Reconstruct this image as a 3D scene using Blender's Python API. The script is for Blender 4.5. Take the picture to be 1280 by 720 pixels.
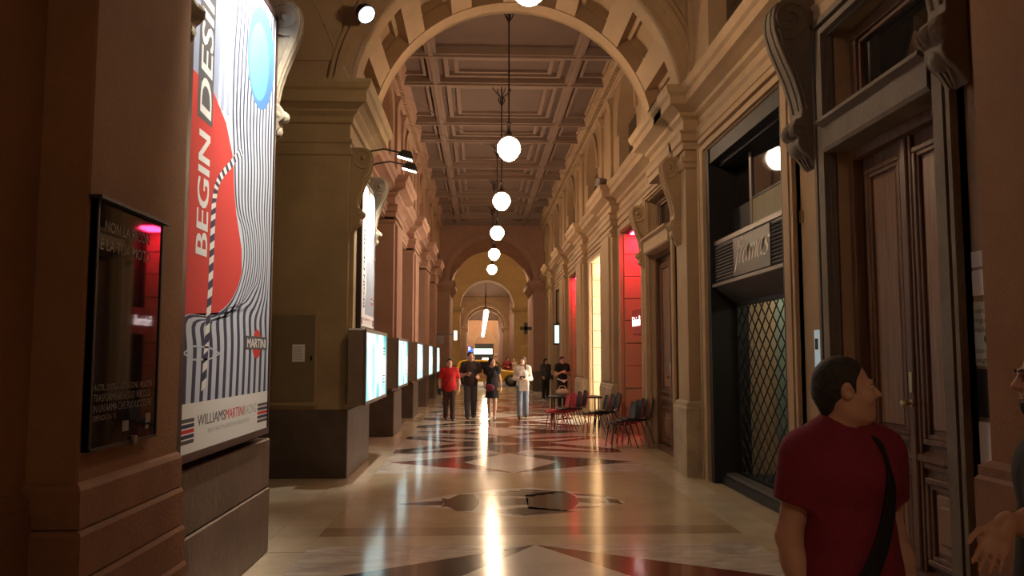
import bpy, math, random
import numpy as np
from mathutils import Vector, Matrix
random.seed(7)
R = math.radians
scene = bpy.context.scene
for o in list(bpy.data.objects): bpy.data.objects.remove(o)
COL = scene.collection

# ------------------------------------------------------------------ camera, world, exposure
cam_d = bpy.data.cameras.new('camera'); cam = bpy.data.objects.new('camera', cam_d); COL.objects.link(cam)
cam.location = (0, 0, 1.68)
cam.rotation_euler = (R(90) + math.atan(85/1020), 0, -math.atan(40/1020))
cam_d.sensor_fit = 'HORIZONTAL'; cam_d.sensor_width = 36.0; cam_d.lens = 36.0*1020/1280
cam_d.clip_start = 0.05; cam_d.clip_end = 600
scene.camera = cam
w = bpy.data.worlds.new('night'); scene.world = w; w.use_nodes = True
w.node_tree.nodes['Background'].inputs[0].default_value = (0.012, 0.011, 0.012, 1)
w.node_tree.nodes['Background'].inputs[1].default_value = 1.0
vs = scene.view_settings
scene.display_settings.display_device = 'sRGB'
vs.view_transform = 'Standard'; vs.look = 'None'; vs.gamma = 1.0; vs.use_curve_mapping = False
vs.exposure = 0.0
GLOBE = 80.0          # radiance of the pendant globes
WARM = (1.0, 0.71, 0.44)

# ------------------------------------------------------------------ materials
MATS = {}
def mat(name, col, rough=0.6, var=0.0, scale=6.0, bump=0.0, bscale=None, metal=0.0, spec=0.5, coat=0.0,
        col2=None, emit=None, estr=0.0, stretch=None, detail=6.0, dist=0.0, alpha=None, trans=0.0, ior=1.45):
    if name in MATS: return MATS[name]
    m = bpy.data.materials.new(name); m.use_nodes = True; MATS[name] = m
    nt = m.node_tree; b = nt.nodes['Principled BSDF']
    c = (*col, 1)
    b.inputs['Base Color'].default_value = c
    b.inputs['Roughness'].default_value = rough
    b.inputs['Metallic'].default_value = metal
    b.inputs['Specular IOR Level'].default_value = spec
    b.inputs['Coat Weight'].default_value = coat
    b.inputs['IOR'].default_value = ior
    b.inputs['Transmission Weight'].default_value = trans
    if coat: b.inputs['Coat Roughness'].default_value = 0.08
    if emit:
        b.inputs['Emission Color'].default_value = (*emit, 1); b.inputs['Emission Strength'].default_value = estr
    if var or bump or col2:
        tc = nt.nodes.new('ShaderNodeTexCoord'); vec = tc.outputs['Object']
        if stretch:
            mp = nt.nodes.new('ShaderNodeMapping'); mp.inputs['Scale'].default_value = stretch
            nt.links.new(vec, mp.inputs[0]); vec = mp.outputs[0]
        n = nt.nodes.new('ShaderNodeTexNoise'); n.inputs['Scale'].default_value = scale
        n.inputs['Detail'].default_value = detail; n.inputs['Roughness'].default_value = 0.65
        n.inputs['Distortion'].default_value = dist
        nt.links.new(vec, n.inputs['Vector'])
        r = nt.nodes.new('ShaderNodeValToRGB')
        if col2 is None:
            lo = tuple(max(0, x*(1-var)) for x in col); hi = tuple(min(1, x*(1+var)) for x in col)
        else: lo, hi = col, col2
        r.color_ramp.elements[0].color = (*lo, 1); r.color_ramp.elements[1].color = (*hi, 1)
        r.color_ramp.elements[0].position = 0.32; r.color_ramp.elements[1].position = 0.68
        nt.links.new(n.outputs['Fac'], r.inputs[0]); nt.links.new(r.outputs[0], b.inputs['Base Color'])
        if bump:
            n2 = nt.nodes.new('ShaderNodeTexNoise'); n2.inputs['Scale'].default_value = bscale or scale*5
            n2.inputs['Detail'].default_value = 4
            nt.links.new(vec, n2.inputs['Vector'])
            bp = nt.nodes.new('ShaderNodeBump'); bp.inputs['Strength'].default_value = bump
            bp.inputs['Distance'].default_value = 0.02
            nt.links.new(n2.outputs['Fac'], bp.inputs['Height']); nt.links.new(bp.outputs[0], b.inputs['Normal'])
    return m

STUCCO = mat('russet_stucco', (0.27, 0.13, 0.058), 0.85, 0.13, 1.6, 0.25, 60)
STUCCO_D = mat('russet_plinth', (0.23, 0.105, 0.052), 0.7, 0.2, 2.0, 0.2, 40)
OCHRE = mat('ochre_stone', (0.41, 0.275, 0.155), 0.75, 0.12, 1.3, 0.15, 40)
OCHRE_D = mat('ochre_pier_stone', (0.36, 0.26, 0.135), 0.75, 0.16, 1.1, 0.2, 35)
ROSE = mat('rose_stucco', (0.36, 0.20, 0.135), 0.8, 0.12, 1.5, 0.15, 40)
BASE = mat('dark_base_stone', (0.095, 0.066, 0.047), 0.45, 0.3, 2.2, 0.25, 18)
BASE_W = mat('worn_base_stone', (0.44, 0.34, 0.22), 0.6, 0.25, 3.0, 0.2, 20)
GREYST = mat('grey_pietra_stone', (0.16, 0.125, 0.09), 0.7, 0.18, 2.5, 0.25, 30)
CARVED = mat('carved_pale_stone', (0.36, 0.30, 0.22), 0.7, 0.2, 4, 0.3, 30)
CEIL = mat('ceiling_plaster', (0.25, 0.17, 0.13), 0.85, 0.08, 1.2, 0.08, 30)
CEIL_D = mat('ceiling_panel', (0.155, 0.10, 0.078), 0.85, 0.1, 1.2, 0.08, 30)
BEIGE = mat('beige_terrazzo', (0.60, 0.465, 0.30), 0.16, 0.14, 1.4, 0.02, 3, coat=0.25)
BEIGE2 = mat('pale_terrazzo', (0.65, 0.54, 0.39), 0.17, 0.12, 1.8, 0.02, 3, coat=0.25)
BEIGE3 = mat('brown_terrazzo', (0.43, 0.31, 0.195), 0.17, 0.15, 1.8, 0.02, 3, coat=0.25)
MARBLE = mat('white_veined_marble', (0.46, 0.39, 0.33), 0.15, scale=1.8, col2=(0.84, 0.77, 0.68), coat=0.25, dist=1.6, detail=9, stretch=(1, 2.2, 1))
MARBLE2 = mat('pale_marble', (0.74, 0.67, 0.58), 0.15, scale=2.2, col2=(0.88, 0.82, 0.74), coat=0.25, dist=1.2, detail=8)
REDM = mat('red_marble', (0.22, 0.055, 0.035), 0.14, 0.3, 2.5, coat=0.25, dist=0.8)
BLKM = mat('dark_grey_marble', (0.075, 0.06, 0.05), 0.15, 0.5, 2.0, coat=0.25, dist=1.2)
INLAY = mat('dark_brown_inlay', (0.05, 0.035, 0.026), 0.17, 0.2, 6.0, coat=0.2)
ASPH = mat('street_paving', (0.09, 0.08, 0.07), 0.45, 0.25, 3.0, 0.3, 20)
WOOD = mat('walnut_door_wood', (0.14, 0.065, 0.035), 0.42, 0.35, 3.0, 0.15, 12, stretch=(6, 6, 0.5))
WOOD_P = mat('lighter_wood_panel', (0.24, 0.135, 0.08), 0.40, 0.3, 3.0, 0.12, 12, stretch=(6, 6, 0.5))
BLACKM = mat('black_painted_metal', (0.014, 0.012, 0.011), 0.55, 0.2, 8)
DARKM = mat('dark_bronze_metal', (0.035, 0.028, 0.024), 0.38, 0.25, 6, metal=0.5)
GREYM = mat('grey_metal', (0.22, 0.19, 0.17), 0.4, 0.1, 6, metal=0.6)
IRON = mat('wrought_iron', (0.03, 0.022, 0.018), 0.5, 0.3, 8, metal=0.4)
BRASS = mat('worn_brass', (0.45, 0.33, 0.16), 0.3, 0.2, 10, metal=0.9)
CHROME = mat('chrome_steel', (0.6, 0.58, 0.55), 0.2, metal=1.0)
BOXM = mat('lightbox_casing', (0.27, 0.20, 0.15), 0.4, 0.12, 5, metal=0.3)
PAPER = mat('white_paper', (0.78, 0.76, 0.72), 0.7, 0.03, 4)
INK = mat('black_ink', (0.03, 0.03, 0.03), 0.7)
GLASS = mat('dark_glass', (0.015, 0.013, 0.012), 0.03, spec=0.6, ior=1.5)
CGLASS = mat('clear_glass', (0.9, 0.9, 0.9), 0.0, trans=1.0, ior=1.45)
SHOPGREY = mat('shopfront_grey_paint', (0.05, 0.047, 0.045), 0.45, 0.1, 4)
CREAMP = mat('cream_curtain', (0.34, 0.29, 0.19), 0.8, 0.2, 1.0, 0.1, 6, stretch=(14, 14, 0.6))
def emis(name, col, s):
    if name in MATS: return MATS[name]
    m = bpy.data.materials.new(name); m.use_nodes = True; MATS[name] = m
    nt = m.node_tree; nt.nodes.remove(nt.nodes['Principled BSDF'])
    e = nt.nodes.new('ShaderNodeEmission'); e.inputs[0].default_value = (*col, 1); e.inputs[1].default_value = s
    nt.links.new(e.outputs[0], nt.nodes['Material Output'].inputs[0]); return m
GLOBE_M = emis('glowing_globe_glass', WARM, GLOBE)
WHITE_E = emis('white_tube_glow', (1.0, 0.86, 0.66), 9.0)

# ------------------------------------------------------------------ mesh builder
class MB:
    def __init__(s): s.v = []; s.f = []
    def add(s, vs, fs):
        o = len(s.v); s.v += [tuple(map(float, p)) for p in vs]; s.f += [tuple(i+o for i in f) for f in fs]; return s
    def box(s, x0, x1, y0, y1, z0, z1):
        x0, x1 = min(x0, x1), max(x0, x1); y0, y1 = min(y0, y1), max(y0, y1); z0, z1 = min(z0, z1), max(z0, z1)
        return s.add([(x0,y0,z0),(x1,y0,z0),(x1,y1,z0),(x0,y1,z0),(x0,y0,z1),(x1,y0,z1),(x1,y1,z1),(x0,y1,z1)],
            [(0,3,2,1),(4,5,6,7),(0,1,5,4),(1,2,6,5),(2,3,7,6),(3,0,4,7)])
    def prism(s, pts, fn0, fn1):          # 2-D outline, two maps to 3-D
        n = len(pts)
        return s.add([fn0(p) for p in pts] + [fn1(p) for p in pts],
            [tuple(range(n-1, -1, -1)), tuple(range(n, 2*n))] + [(i, (i+1) % n, n+(i+1) % n, n+i) for i in range(n)])
    def tube(s, path, r, n=8, r1=None, closed=False):
        P = [Vector(p) for p in path]; m = len(P); rings = []
        prev = None
        for i in range(m):
            a = P[max(i-1, 0)]; c = P[min(i+1, m-1)]
            if closed: a = P[(i-1) % m]; c = P[(i+1) % m]
            d = (c-a).normalized()
            if prev is None:
                u = d.orthogonal().normalized()
            else:
                u = (prev - d*prev.dot(d)).normalized()
            prev = u; w_ = d.cross(u)
            rr = r if r1 is None else r + (r1-r)*i/max(1, m-1)
            rings.append([P[i] + (u*math.cos(2*math.pi*k/n) + w_*math.sin(2*math.pi*k/n))*rr for k in range(n)])
        vs_ = [p for g in rings for p in g]; fs = []
        for i in range(m if closed else m-1):
            j = (i+1) % m
            for k in range(n): fs.append((i*n+k, i*n+(k+1) % n, j*n+(k+1) % n, j*n+k))
        if not closed:
            fs.append(tuple(range(n-1, -1, -1))); fs.append(tuple((m-1)*n+k for k in range(n)))
        return s.add(vs_, fs)
    def lathe(s, prof, c=(0,0,0), n=20):
        vs_ = []; fs = []; m = len(prof)
        for r, z in prof:
            for k in range(n):
                a = 2*math.pi*k/n; vs_.append((c[0]+r*math.cos(a), c[1]+r*math.sin(a), c[2]+z))
        for i in range(m-1):
            for k in range(n): fs.append((i*n+k, i*n+(k+1) % n, (i+1)*n+(k+1) % n, (i+1)*n+k))
        fs.append(tuple(range(n-1, -1, -1))); fs.append(tuple((m-1)*n+k for k in range(n)))
        return s.add(vs_, fs)
    def ball(s, c, r, n=12, m=8):
        rx, ry, rz = r if isinstance(r, tuple) else (r, r, r)
        vs_ = [(c[0], c[1], c[2]-rz)]
        for i in range(1, m):
            t = -math.pi/2 + math.pi*i/m
            for k in range(n):
                a = 2*math.pi*k/n; vs_.append((c[0]+rx*math.cos(t)*math.cos(a), c[1]+ry*math.cos(t)*math.sin(a), c[2]+rz*math.sin(t)))
        vs_.append((c[0], c[1], c[2]+rz)); fs = []; L = len(vs_)-1
        for k in range(n):
            fs.append((0, 1+(k+1) % n, 1+k)); fs.append((L, L-n+k, L-n+(k+1) % n))
        for i in range(m-2):
            for k in range(n): fs.append((1+i*n+k, 1+i*n+(k+1) % n, 1+(i+1)*n+(k+1) % n, 1+(i+1)*n+k))
        return s.add(vs_, fs)
    def ringseg(s, cx, cz, r0, r1, a0, a1, y0, y1, n=8):   # arch ring piece in the XZ plane
        pts = [(cx+r0*math.cos(a0+(a1-a0)*i/n), cz+r0*math.sin(a0+(a1-a0)*i/n)) for i in range(n+1)]
        pto = [(cx+r1*math.cos(a0+(a1-a0)*i/n), cz+r1*math.sin(a0+(a1-a0)*i/n)) for i in range(n+1)]
        vs_ = []
        for (a, b), (c, d) in zip(pts, pto): vs_ += [(a,y0,b),(c,y0,d),(c,y1,d),(a,y1,b)]
        fs = [(0,3,2,1), (4*n,4*n+1,4*n+2,4*n+3)]
        for i in range(n):
            o = 4*i; q = o+4
            for k in range(4): fs.append((o+k, o+(k+1) % 4, q+(k+1) % 4, q+k))
        return s.add(vs_, fs)
    def moulding(s, path, prof, side):
        P = [Vector((p[0], p[1])) for p in path]; m = len(P); offs = []
        def nrm(a, b):
            d = (b-a).normalized(); return Vector((-d.y, d.x))*side
        for i in range(m):
            if i == 0: o = nrm(P[0], P[1])
            elif i == m-1: o = nrm(P[-2], P[-1])
            else:
                a, b = nrm(P[i-1], P[i]), nrm(P[i], P[i+1]); o = (a+b)/max(0.2, 1+a.dot(b))
            offs.append(o)
        k = len(prof); vs_ = []; fs = []
        for p, o in zip(P, offs):
            for u, z in prof: vs_.append((p.x+o.x*u, p.y+o.y*u, z))
        for i in range(m-1):
            for j in range(k-1): fs.append((i*k+j, i*k+j+1, (i+1)*k+j+1, (i+1)*k+j))
        fs.append(tuple(range(k))); fs.append(tuple((m-1)*k+j for j in range(k-1, -1, -1)))
        return s.add(vs_, fs)
    def build(s, name, m, parent=None, smooth=None, bevel=0.0, loc=None):
        me = bpy.data.meshes.new(name); me.from_pydata(s.v, [], s.f); me.validate()
        import bmesh
        bm = bmesh.new(); bm.from_mesh(me); bmesh.ops.recalc_face_normals(bm, faces=bm.faces); bm.to_mesh(me); bm.free()
        for k in (m if isinstance(m, (list, tuple)) else [m]): me.materials.append(k)
        if smooth is not None:
            me.polygons.foreach_set('use_smooth', [True]*len(me.polygons)); me.set_sharp_from_angle(angle=R(smooth))
        o = bpy.data.objects.new(name, me); COL.objects.link(o); o.parent = parent
        if loc: o.location = loc
        if bevel:
            b = o.modifiers.new('edge', 'BEVEL'); b.width = bevel; b.segments = 1; b.limit_method = 'ANGLE'; b.angle_limit = R(40)
        return o
def thing(name, label, cat, loc=(0,0,0), rz=0.0, group=None):
    o = bpy.data.objects.new(name, None); COL.objects.link(o); o.location = loc; o.rotation_euler = (0,0,rz)
    o.empty_display_size = 0.1
    return tag(o, label, cat, group)
def tag(o, label, cat, group=None):
    o['label'] = label; o['category'] = cat
    if group: o['group'] = group
    return o
def struct(o, label=None, cat=None):
    o['kind'] = 'structure'
    if label: o['label'] = label; o['category'] = cat
    return o
def sroot(name, label, cat, loc=(0,0,0)):
    o = bpy.data.objects.new(name, None); COL.objects.link(o); o.location = loc; return struct(o, label, cat)
def copy_tree(o, parent=None):
    c = o.copy(); COL.objects.link(c); c.parent = parent
    for ch in list(o.children): copy_tree(ch, c)
    return c
_txt = {}
def text_geo(s, spacing=1.0):
    key = (s, spacing)
    if key not in _txt:
        cu = bpy.data.curves.new('t', 'FONT'); cu.body = s; cu.size = 1.0; cu.space_character = spacing; cu.resolution_u = 3
        o = bpy.data.objects.new('t', cu); COL.objects.link(o)
        dg = bpy.context.evaluated_depsgraph_get(); me = bpy.data.meshes.new_from_object(o.evaluated_get(dg))
        _txt[key] = ([tuple(v.co) for v in me.vertices], [tuple(p.vertices) for p in me.polygons])
        bpy.data.objects.remove(o); bpy.data.meshes.remove(me); bpy.data.curves.remove(cu)
    return _txt[key]
def text(name, s, m, parent, org, right, up, height, width=None, align='L', shear=0.0, spacing=1.0, bold=0.0):
    vs_, fs = text_geo(s, spacing)
    xs = [v[0] for v in vs_]; ys = [v[1] for v in vs_]; x0, x1, y0, y1 = min(xs), max(xs), min(ys), max(ys)
    ky = height/0.73; kx = ky if width is None else width/(x1-x0)
    org, right, up = Vector(org), Vector(right), Vector(up); nn = right.cross(up)
    off = {'L': 0, 'C': -(x1-x0)/2, 'R': -(x1-x0)}[align]
    P = []
    mb = MB()
    for j in range(3 if bold else 1):
        dx = (j-1)*bold if bold else 0
        mb.add([org + right*((v[0]-x0+off)*kx + shear*v[1]*ky + dx) + up*(v[1]*ky) + nn*0.00002*j for v in vs_], fs)
    me = bpy.data.meshes.new(name); me.from_pydata(mb.v, [], mb.f); me.materials.append(m)
    o = bpy.data.objects.new(name, me); COL.objects.link(o); o.parent = parent
    return o

# ------------------------------------------------------------------ floor
AX = 0.5
fl = MB().box(-8, 3.15, -7, 39.3, -0.22, -0.02).box(3.15, 3.95, -7, 39.3, -0.22, -0.02).box(-8, 8, 39.3, 43.8, -0.22, -0.02).build('floor', BEIGE3)
struct(fl, 'polished stone arcade floor with geometric marble inlays', 'floor')
def slab(poly, m, name='marble_slab', top=0.0, th=0.02, parent=fl):
    return MB().prism(poly, lambda p: (p[0], p[1], top-th), lambda p: (p[0], p[1], top)).build(name, m, parent)
def rect(x0, x1, y0, y1): return [(x0,y0),(x1,y0),(x1,y1),(x0,y1)]
def lozenge(yc, hd, mats):
    a, b = -1.5, 2.5; y0, y1 = yc-hd, yc+hd
    slab([(AX-.76,yc),(AX,y0),(AX+.76,yc),(AX,y1)], MARBLE2)
    slab([(a+.05,yc),(AX-.76,yc),(AX,y1)], mats[0]); slab([(a+.05,yc),(AX,y0),(AX-.76,yc)], mats[1])
    slab([(b-.05,yc),(AX,y1),(AX+.76,yc)], mats[2]); slab([(b-.05,yc),(AX+.76,yc),(AX,y0)], mats[3])
    slab([(a,y0),(AX,y0),(a+.05,yc),(a,yc)], MARBLE); slab([(a,y1),(a,yc),(a+.05,yc),(AX,y1)], MARBLE)
    slab([(b,y0),(b,yc),(b-.05,yc),(AX,y0)], MARBLE); slab([(b,y1),(AX,y1),(b-.05,yc),(b,yc)], MARBLE)
def starbay(y0, y1):
    a, b = -1.5, 2.5; yc = (y0+y1)/2; h = (y1-y0)/2
    slab(rect(a, AX, y0, y1), BLKM, top=-0.001); slab(rect(AX, b, y0, y1), REDM, top=-0.001)
    for s in (-1, 1):
        e = AX+2.0*s
        def o(pts): return pts if s > 0 else pts[::-1]
        slab(o([(e,yc-h*.62),(e,yc+h*.62),(AX+.85*s,yc+.1*h)]), MARBLE2, th=.012)
        slab(o([(AX+1.75*s,yc-h*.86),(AX+.95*s,yc-h*.30),(AX+.42*s,yc-h*.42)]), MARBLE2, th=.012)
        slab(o([(AX+1.75*s,yc+h*.86),(AX+.42*s,yc+h*.42),(AX+.95*s,yc+h*.30)]), MARBLE2, th=.012)
        slab(o([(AX+.15*s,y0),(AX+1.5*s,y0),(AX+.3*s,yc-h*.72)]), MARBLE2, th=.012)
        slab(o([(AX+.15*s,y1),(AX+.3*s,yc+h*.72),(AX+1.5*s,y1)]), MARBLE2, th=.012)
    slab([(AX-.3,yc),(AX,yc-h*.2),(AX+.3,yc),(AX,yc+h*.2)], MARBLE2, th=.012)
lozenge(6.22, 1.22, (BLKM, BLKM, REDM, REDM))
slab(rect(-1.5, 2.5, -7, 5.0), BEIGE)
slab(rect(-1.5, 2.5, 7.44, 7.84), BEIGE2); slab(rect(-1.5, 2.5, 7.84, 8.22), BEIGE3)
slab(rect(-1.5, 2.5, 8.22, 11.93), BEIGE)
lozenge(13.15, 1.22, (BLKM, REDM, BLKM, BLKM))
yy = 14.37
while yy < 38:
    starbay(yy, yy+3.0); lozenge(yy+4.05, 1.05, (REDM, BLKM, BLKM, REDM)) if yy+5.1 < 39.3 else slab(rect(-1.5, 2.5, yy+3, 39.3), BEIGE)
    yy += 5.1
for i in range(13):                      # side borders, slab by slab
    y0 = -7+i*3.56; y1 = min(39.3, y0+3.55)
    if y0 >= 39.3: break
    slab(rect(-1.92, -1.502, y0, y1-.004), BEIGE2); slab(rect(2.502, 2.92, y0, y1-.004), BEIGE2)
    slab(rect(2.922, 3.95, y0, y1-.004), BEIGE)
    slab(rect(-3.3, -1.924, y0, y1-.004), BEIGE if i % 2 else BEIGE2); slab(rect(-8, -3.304, y0, y1-.004), BEIGE3)
slab(rect(-8, 8, 39.302, 43.8), BEIGE)
# emblem of dark inlay in the beige bay
def em(pts): 
    out = []
    for px, py in pts:
        Y = 1.68*1020*1.015/(py-445); out.append((-.83+.0 + ((px-600)*Y/1020*1.0+.83), Y))
    return out
def inlay(pts, m, top): 
    P = em(pts); a = sum(P[i][0]*P[(i+1) % len(P)][1]-P[(i+1) % len(P)][0]*P[i][1] for i in range(len(P)))
    slab(P if a > 0 else P[::-1], m, 'inlay_piece', top, th=.004)
inlay([(505,628),(560,618),(620,611),(665,609),(720,615),(760,620),(780,628),(740,634),(690,641),(650,645),(600,640),(560,634)], MARBLE2, .0008)
inlay([(500,628),(530,625.6),(556,624.5),(556,629.5),(530,630)], INLAY, .0016)
inlay([(553,621.5),(562,622.5),(575,617),(592,616.5),(600,624),(600,630),(590,637),(572,637),(561,631.5),(552,632),(557,629),(556,625)], INLAY, .0016)
inlay([(626,622.5),(660,622),(660,630),(626,630)], INLAY, .0016)
inlay([(656,618),(690,614),(708,615),(718,620),(722,628),(716,635),(706,638.5),(660,635)], INLAY, .0016)
for k in range(4):
    inlay([(600+k*16,617.5-k*1.7),(604+k*16,615.9-k*1.7),(672+k*12,618.6-k*1.6),(666+k*12,620.2-k*1.6)], INLAY, .0016)
    inlay([(616+k*13,638.9+k*1.6),(608+k*13,637.0+k*1.5),(664+k*14,632.6+k*1.5),(676+k*14,634.4+k*1.5)], INLAY, .0016)
inlay([(719,622),(748,624),(756,628),(746,629),(722,627)], INLAY, .0016)
inlay([(716,635),(722,632.5),(752,631.5),(742,634.5)], INLAY, .0016)
inlay([(712,616),(740,617.5),(758,620),(752,621),(720,619)], INLAY, .0016)
inlay([(757,623),(770,624.5),(777,630),(760,628)], INLAY, .0016)
st = MB().box(-40, 40, 43.8, 64, -0.25, -0.06).box(-30, -8, -3, 43.8, -0.25, -0.06).build('street', ASPH); struct(st, 'dark paved street crossing behind the arcade', 'street')

# ------------------------------------------------------------------ profiles
ENT = [(0,4.64),(.04,4.64),(.04,4.74),(.07,4.76),(.07,4.86),(.10,4.90),(.02,4.93),(.02,5.08),(.08,5.12),(.09,5.17),(.20,5.22),(.26,5.24),(.26,5.36),(.30,5.39),(.33,5.47),(.33,5.50),(0,5.53)]
PLN = lambda h, d: [(0,0),(d,0),(d,h-.10),(d-.015,h-.08),(d-.015,h-.03),(0,h)]
def archpanel(mb, f0, f1, s0, s1, z0, z1, sc, r, zs, n=20):
    """wall piece between f0 and f1 (maps of (s,z)) with an arched opening from z0"""
    def q(a): mb.prism(a, f0, f1)
    q([(s0,z0),(sc-r,z0),(sc-r,zs),(sc-r,z1),(s0,z1)]); q([(sc+r,z0),(s1,z0),(s1,z1),(sc+r,z1),(sc+r,zs)])
    for i in range(n):
        a0 = math.pi*(1-i/n); a1 = math.pi*(1-(i+1)/n)
        p0 = (sc+r*math.cos(a0), zs+r*math.sin(a0)); p1 = (sc+r*math.cos(a1), zs+r*math.sin(a1))
        q([p0, p1, (p1[0], z1), (p0[0], z1)])

# ------------------------------------------------------------------ right wall
WX = 3.15
openings = [(5.3,7.0,4.6), (8.1,11.0,4.5), (13.0,14.95,4.6), (15.5,17.8,4.4), (20.8,22.9,4.3), (25.9,28.1,4.4), (31.0,33.2,4.3), (36.1,38.2,4.3)]
mb = MB(); y = -7.0
for a, b, zt in openings:
    mb.box(WX, 4.0, y, a, 0, 5.5); mb.box(WX, 4.0, a, b, zt, 5.5); y = b
mb.box(WX, 4.0, y, 43.8, 0, 5.5)
mb.box(3.95, 4.1, -7, 7.9, 0, 5.5).box(3.95, 4.1, 11.2, 39.3, 0, 5.5)
wr = mb.build('wall_right', OCHRE); struct(wr, 'ochre stone wall of shopfronts and doors along the arcade', 'wall')
pil = [(3.3,4.35,2.75), (11.45,12.05,2.94), (18.2,19.9,2.98), (23.4,25.1,2.98), (28.6,30.3,2.98), (33.7,35.4,2.98)]
for a, b, x in pil:
    m_ = STUCCO if a < 5 else OCHRE
    MB().box(x, WX+.01, a, b, 0, 4.66).build('pilaster', m_, wr, bevel=.008)
    if a > 13: MB().box(x-.0, WX+.01, a+.28, b-.28, 1.1, 4.45).build('pilaster_panel', m_, wr, bevel=.01).location.x = -.05
    p = MB().moulding([(WX,a),(x,a),(x,b),(WX,b)], PLN(1.05 if a > 5 else 1.12, .06), 1).build('plinth', BASE_W if a > 5 else STUCCO_D, wr)
    MB().moulding([(WX,a),(x,a),(x,b),(WX,b)], [(0,4.36),(.03,4.38),(.03,4.44),(.06,4.47),(.06,4.52),(0,4.54)], 1).build('capital_band', m_, wr)
path = [(WX,-7)]
for a, b, x in pil: path += [(WX,a),(x,a),(x,b),(WX,b)]
path += [(WX,39.3)]
MB().moulding(path, ENT, 1).build('cornice', OCHRE, wr)
def surround(a, b, zt, d=.09, wdt=.34, m=OCHRE):
    for k, (w0, w1, dd) in enumerate(((0, wdt, d*.5), (.02, wdt*.62, d), (wdt*.8, wdt, d))):
        q = MB(); dd = dd+.001*k
        q.box(WX-dd, WX+.01, a-w1, a-w0, .0, zt+w0).box(WX-dd, WX+.01, b+w0, b+w1, .0, zt+w0).box(WX-dd, WX+.01, a-w1, b+w1, zt+w0, zt+w1*.55)
        q.build('door_surround', m, wr)
for (a, b, zt) in openings[1:2]: surround(a, b, zt, .08, .28)
for (a, b, zt) in openings[3:]: surround(a, b, zt, .07, .34)
surround(5.3, 7.0, 4.55, .10, .22, GREYST); surround(13.0, 14.95, 4.55, .08, .16)
# upper right and left walls with arched recesses
bays = [9.55, 16.6, 21.85, 27.0, 32.2, 37.0]
def upper(name, X0, X1, back, lab, m):
    mb = MB(); ys = [5.5] + [(bays[i]+bays[i+1])/2 for i in range(5)] + [39.3]
    ys[1] = 12.4 if X0 > 0 else 13.7
    for c, a, b in zip(bays, ys[:-1], ys[1:]):
        if X0 < 0 and c < 12: continue
        archpanel(mb, lambda p: (X0,p[0],p[1]), lambda p: (X1,p[0],p[1]), a, b, 5.5, 8.2, c, 1.0, 6.55, 14)
    mb.box(X0, X1, -7, 5.5 if X0 > 0 else 7.3, 5.5, 8.2)
    o = struct(mb.build(name, m), lab, 'wall')
    for c in bays:
        if X0 < 0 and c < 12: continue
        q = MB(); q.box(min(back, back+.06), max(back, back+.06), c-1.15, c+1.15, 5.5, 7.8); q.build('recess_panel', ROSE, o)
        s = 1 if X0 > 0 else -1
        q = MB()                                     # archivolt band around the recess
        n = 16; r0, r1 = 1.0, 1.16
        for i in range(n):
            t0, t1 = math.pi*i/n, math.pi*(i+1)/n
            q.prism([(c+r0*math.cos(t0),6.55+r0*math.sin(t0)),(c+r1*math.cos(t0),6.55+r1*math.sin(t0)),(c+r1*math.cos(t1),6.55+r1*math.sin(t1)),(c+r0*math.cos(t1),6.55+r0*math.sin(t1))],
                    lambda p: (X0+.02*s,p[0],p[1]), lambda p: (X0-.05*s,p[0],p[1]))
        q.build('archivolt', OCHRE, o)
        for e in (-1.9, 1.9):                        # slim colonette with small capital
            if c+e < 38.8:
                q = MB(); yy_ = c+e
                q.box(X0-.06*s, X0+.01*s, yy_-.11, yy_+.11, 5.5, 7.5); q.build('upper_pilaster', m, o)
                q = MB().moulding([(X0,yy_-.11),(X0-.06*s,yy_-.11),(X0-.06*s,yy_+.11),(X0,yy_+.11)], [(0,7.36),(.02,7.38),(.02,7.42),(.06,7.5),(.08,7.54),(.08,7.6),(0,7.62)], s)
                q.build('small_capital', m, o)
        if c < 36:
            q = MB()
            if X0 > 0:
                q.box(X0+.16, X0+.2, c-.7, c+.7, 5.6, 6.7)
                q.build('window_pane', GLASS, o)
    return o
upr = upper('wall_upper_right', 3.06, 3.45, 3.40, 'rose plaster upper wall with arched recesses above the shopfront cornice', OCHRE)
upl = upper('wall_upper_left', -1.96, -2.4, -2.40, 'rose plaster upper wall with arched recesses above the poster piers', ROSE)

# ------------------------------------------------------------------ left piers
near = MB().box(-3.0, -1.96, -7, 3.66, 0, 5.5).build('wall_left', STUCCO); struct(near, 'plain russet stucco wall beside the dark notice case', 'wall')
MB().moulding([(-1.96,-7),(-1.96,3.66)], PLN(1.1, .05), -1).build('plinth', STUCCO_D, near)
p0 = struct(MB().box(-3.0, -1.74, 3.66, 4.83, 0, 5.5).build('pier', STUCCO, bevel=.01), 'russet stucco pilaster carrying the dark notice case', 'pier')
for k, (z0, z1, d) in enumerate(((0,.52,.075),(.52,.72,.06),(.73,.93,.045),(.94,1.12,.03))):
    MB().moulding([(-1.96,3.66),(-1.74,3.66),(-1.74,4.83)], [(0,z0),(d,z0),(d,z1-.02),(d-.012,z1),(0,z1+.012)], -1).build('plinth_course', STUCCO_D, p0)
pp = struct(MB().box(-3.0, -1.93, 4.83, 7.3, .97, 5.5).build('pier', STUCCO_D, bevel=.01), 'dark pier behind the tall striped advertising poster', 'pier')
MB().box(-3.0, -1.82, 4.84, 7.28, 0, .55).build('base_block', BASE, pp, bevel=.012)
MB().box(-3.0, -1.825, 4.84, 7.275, .555, .97).build('base_block', BASE, pp, bevel=.012)
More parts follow.
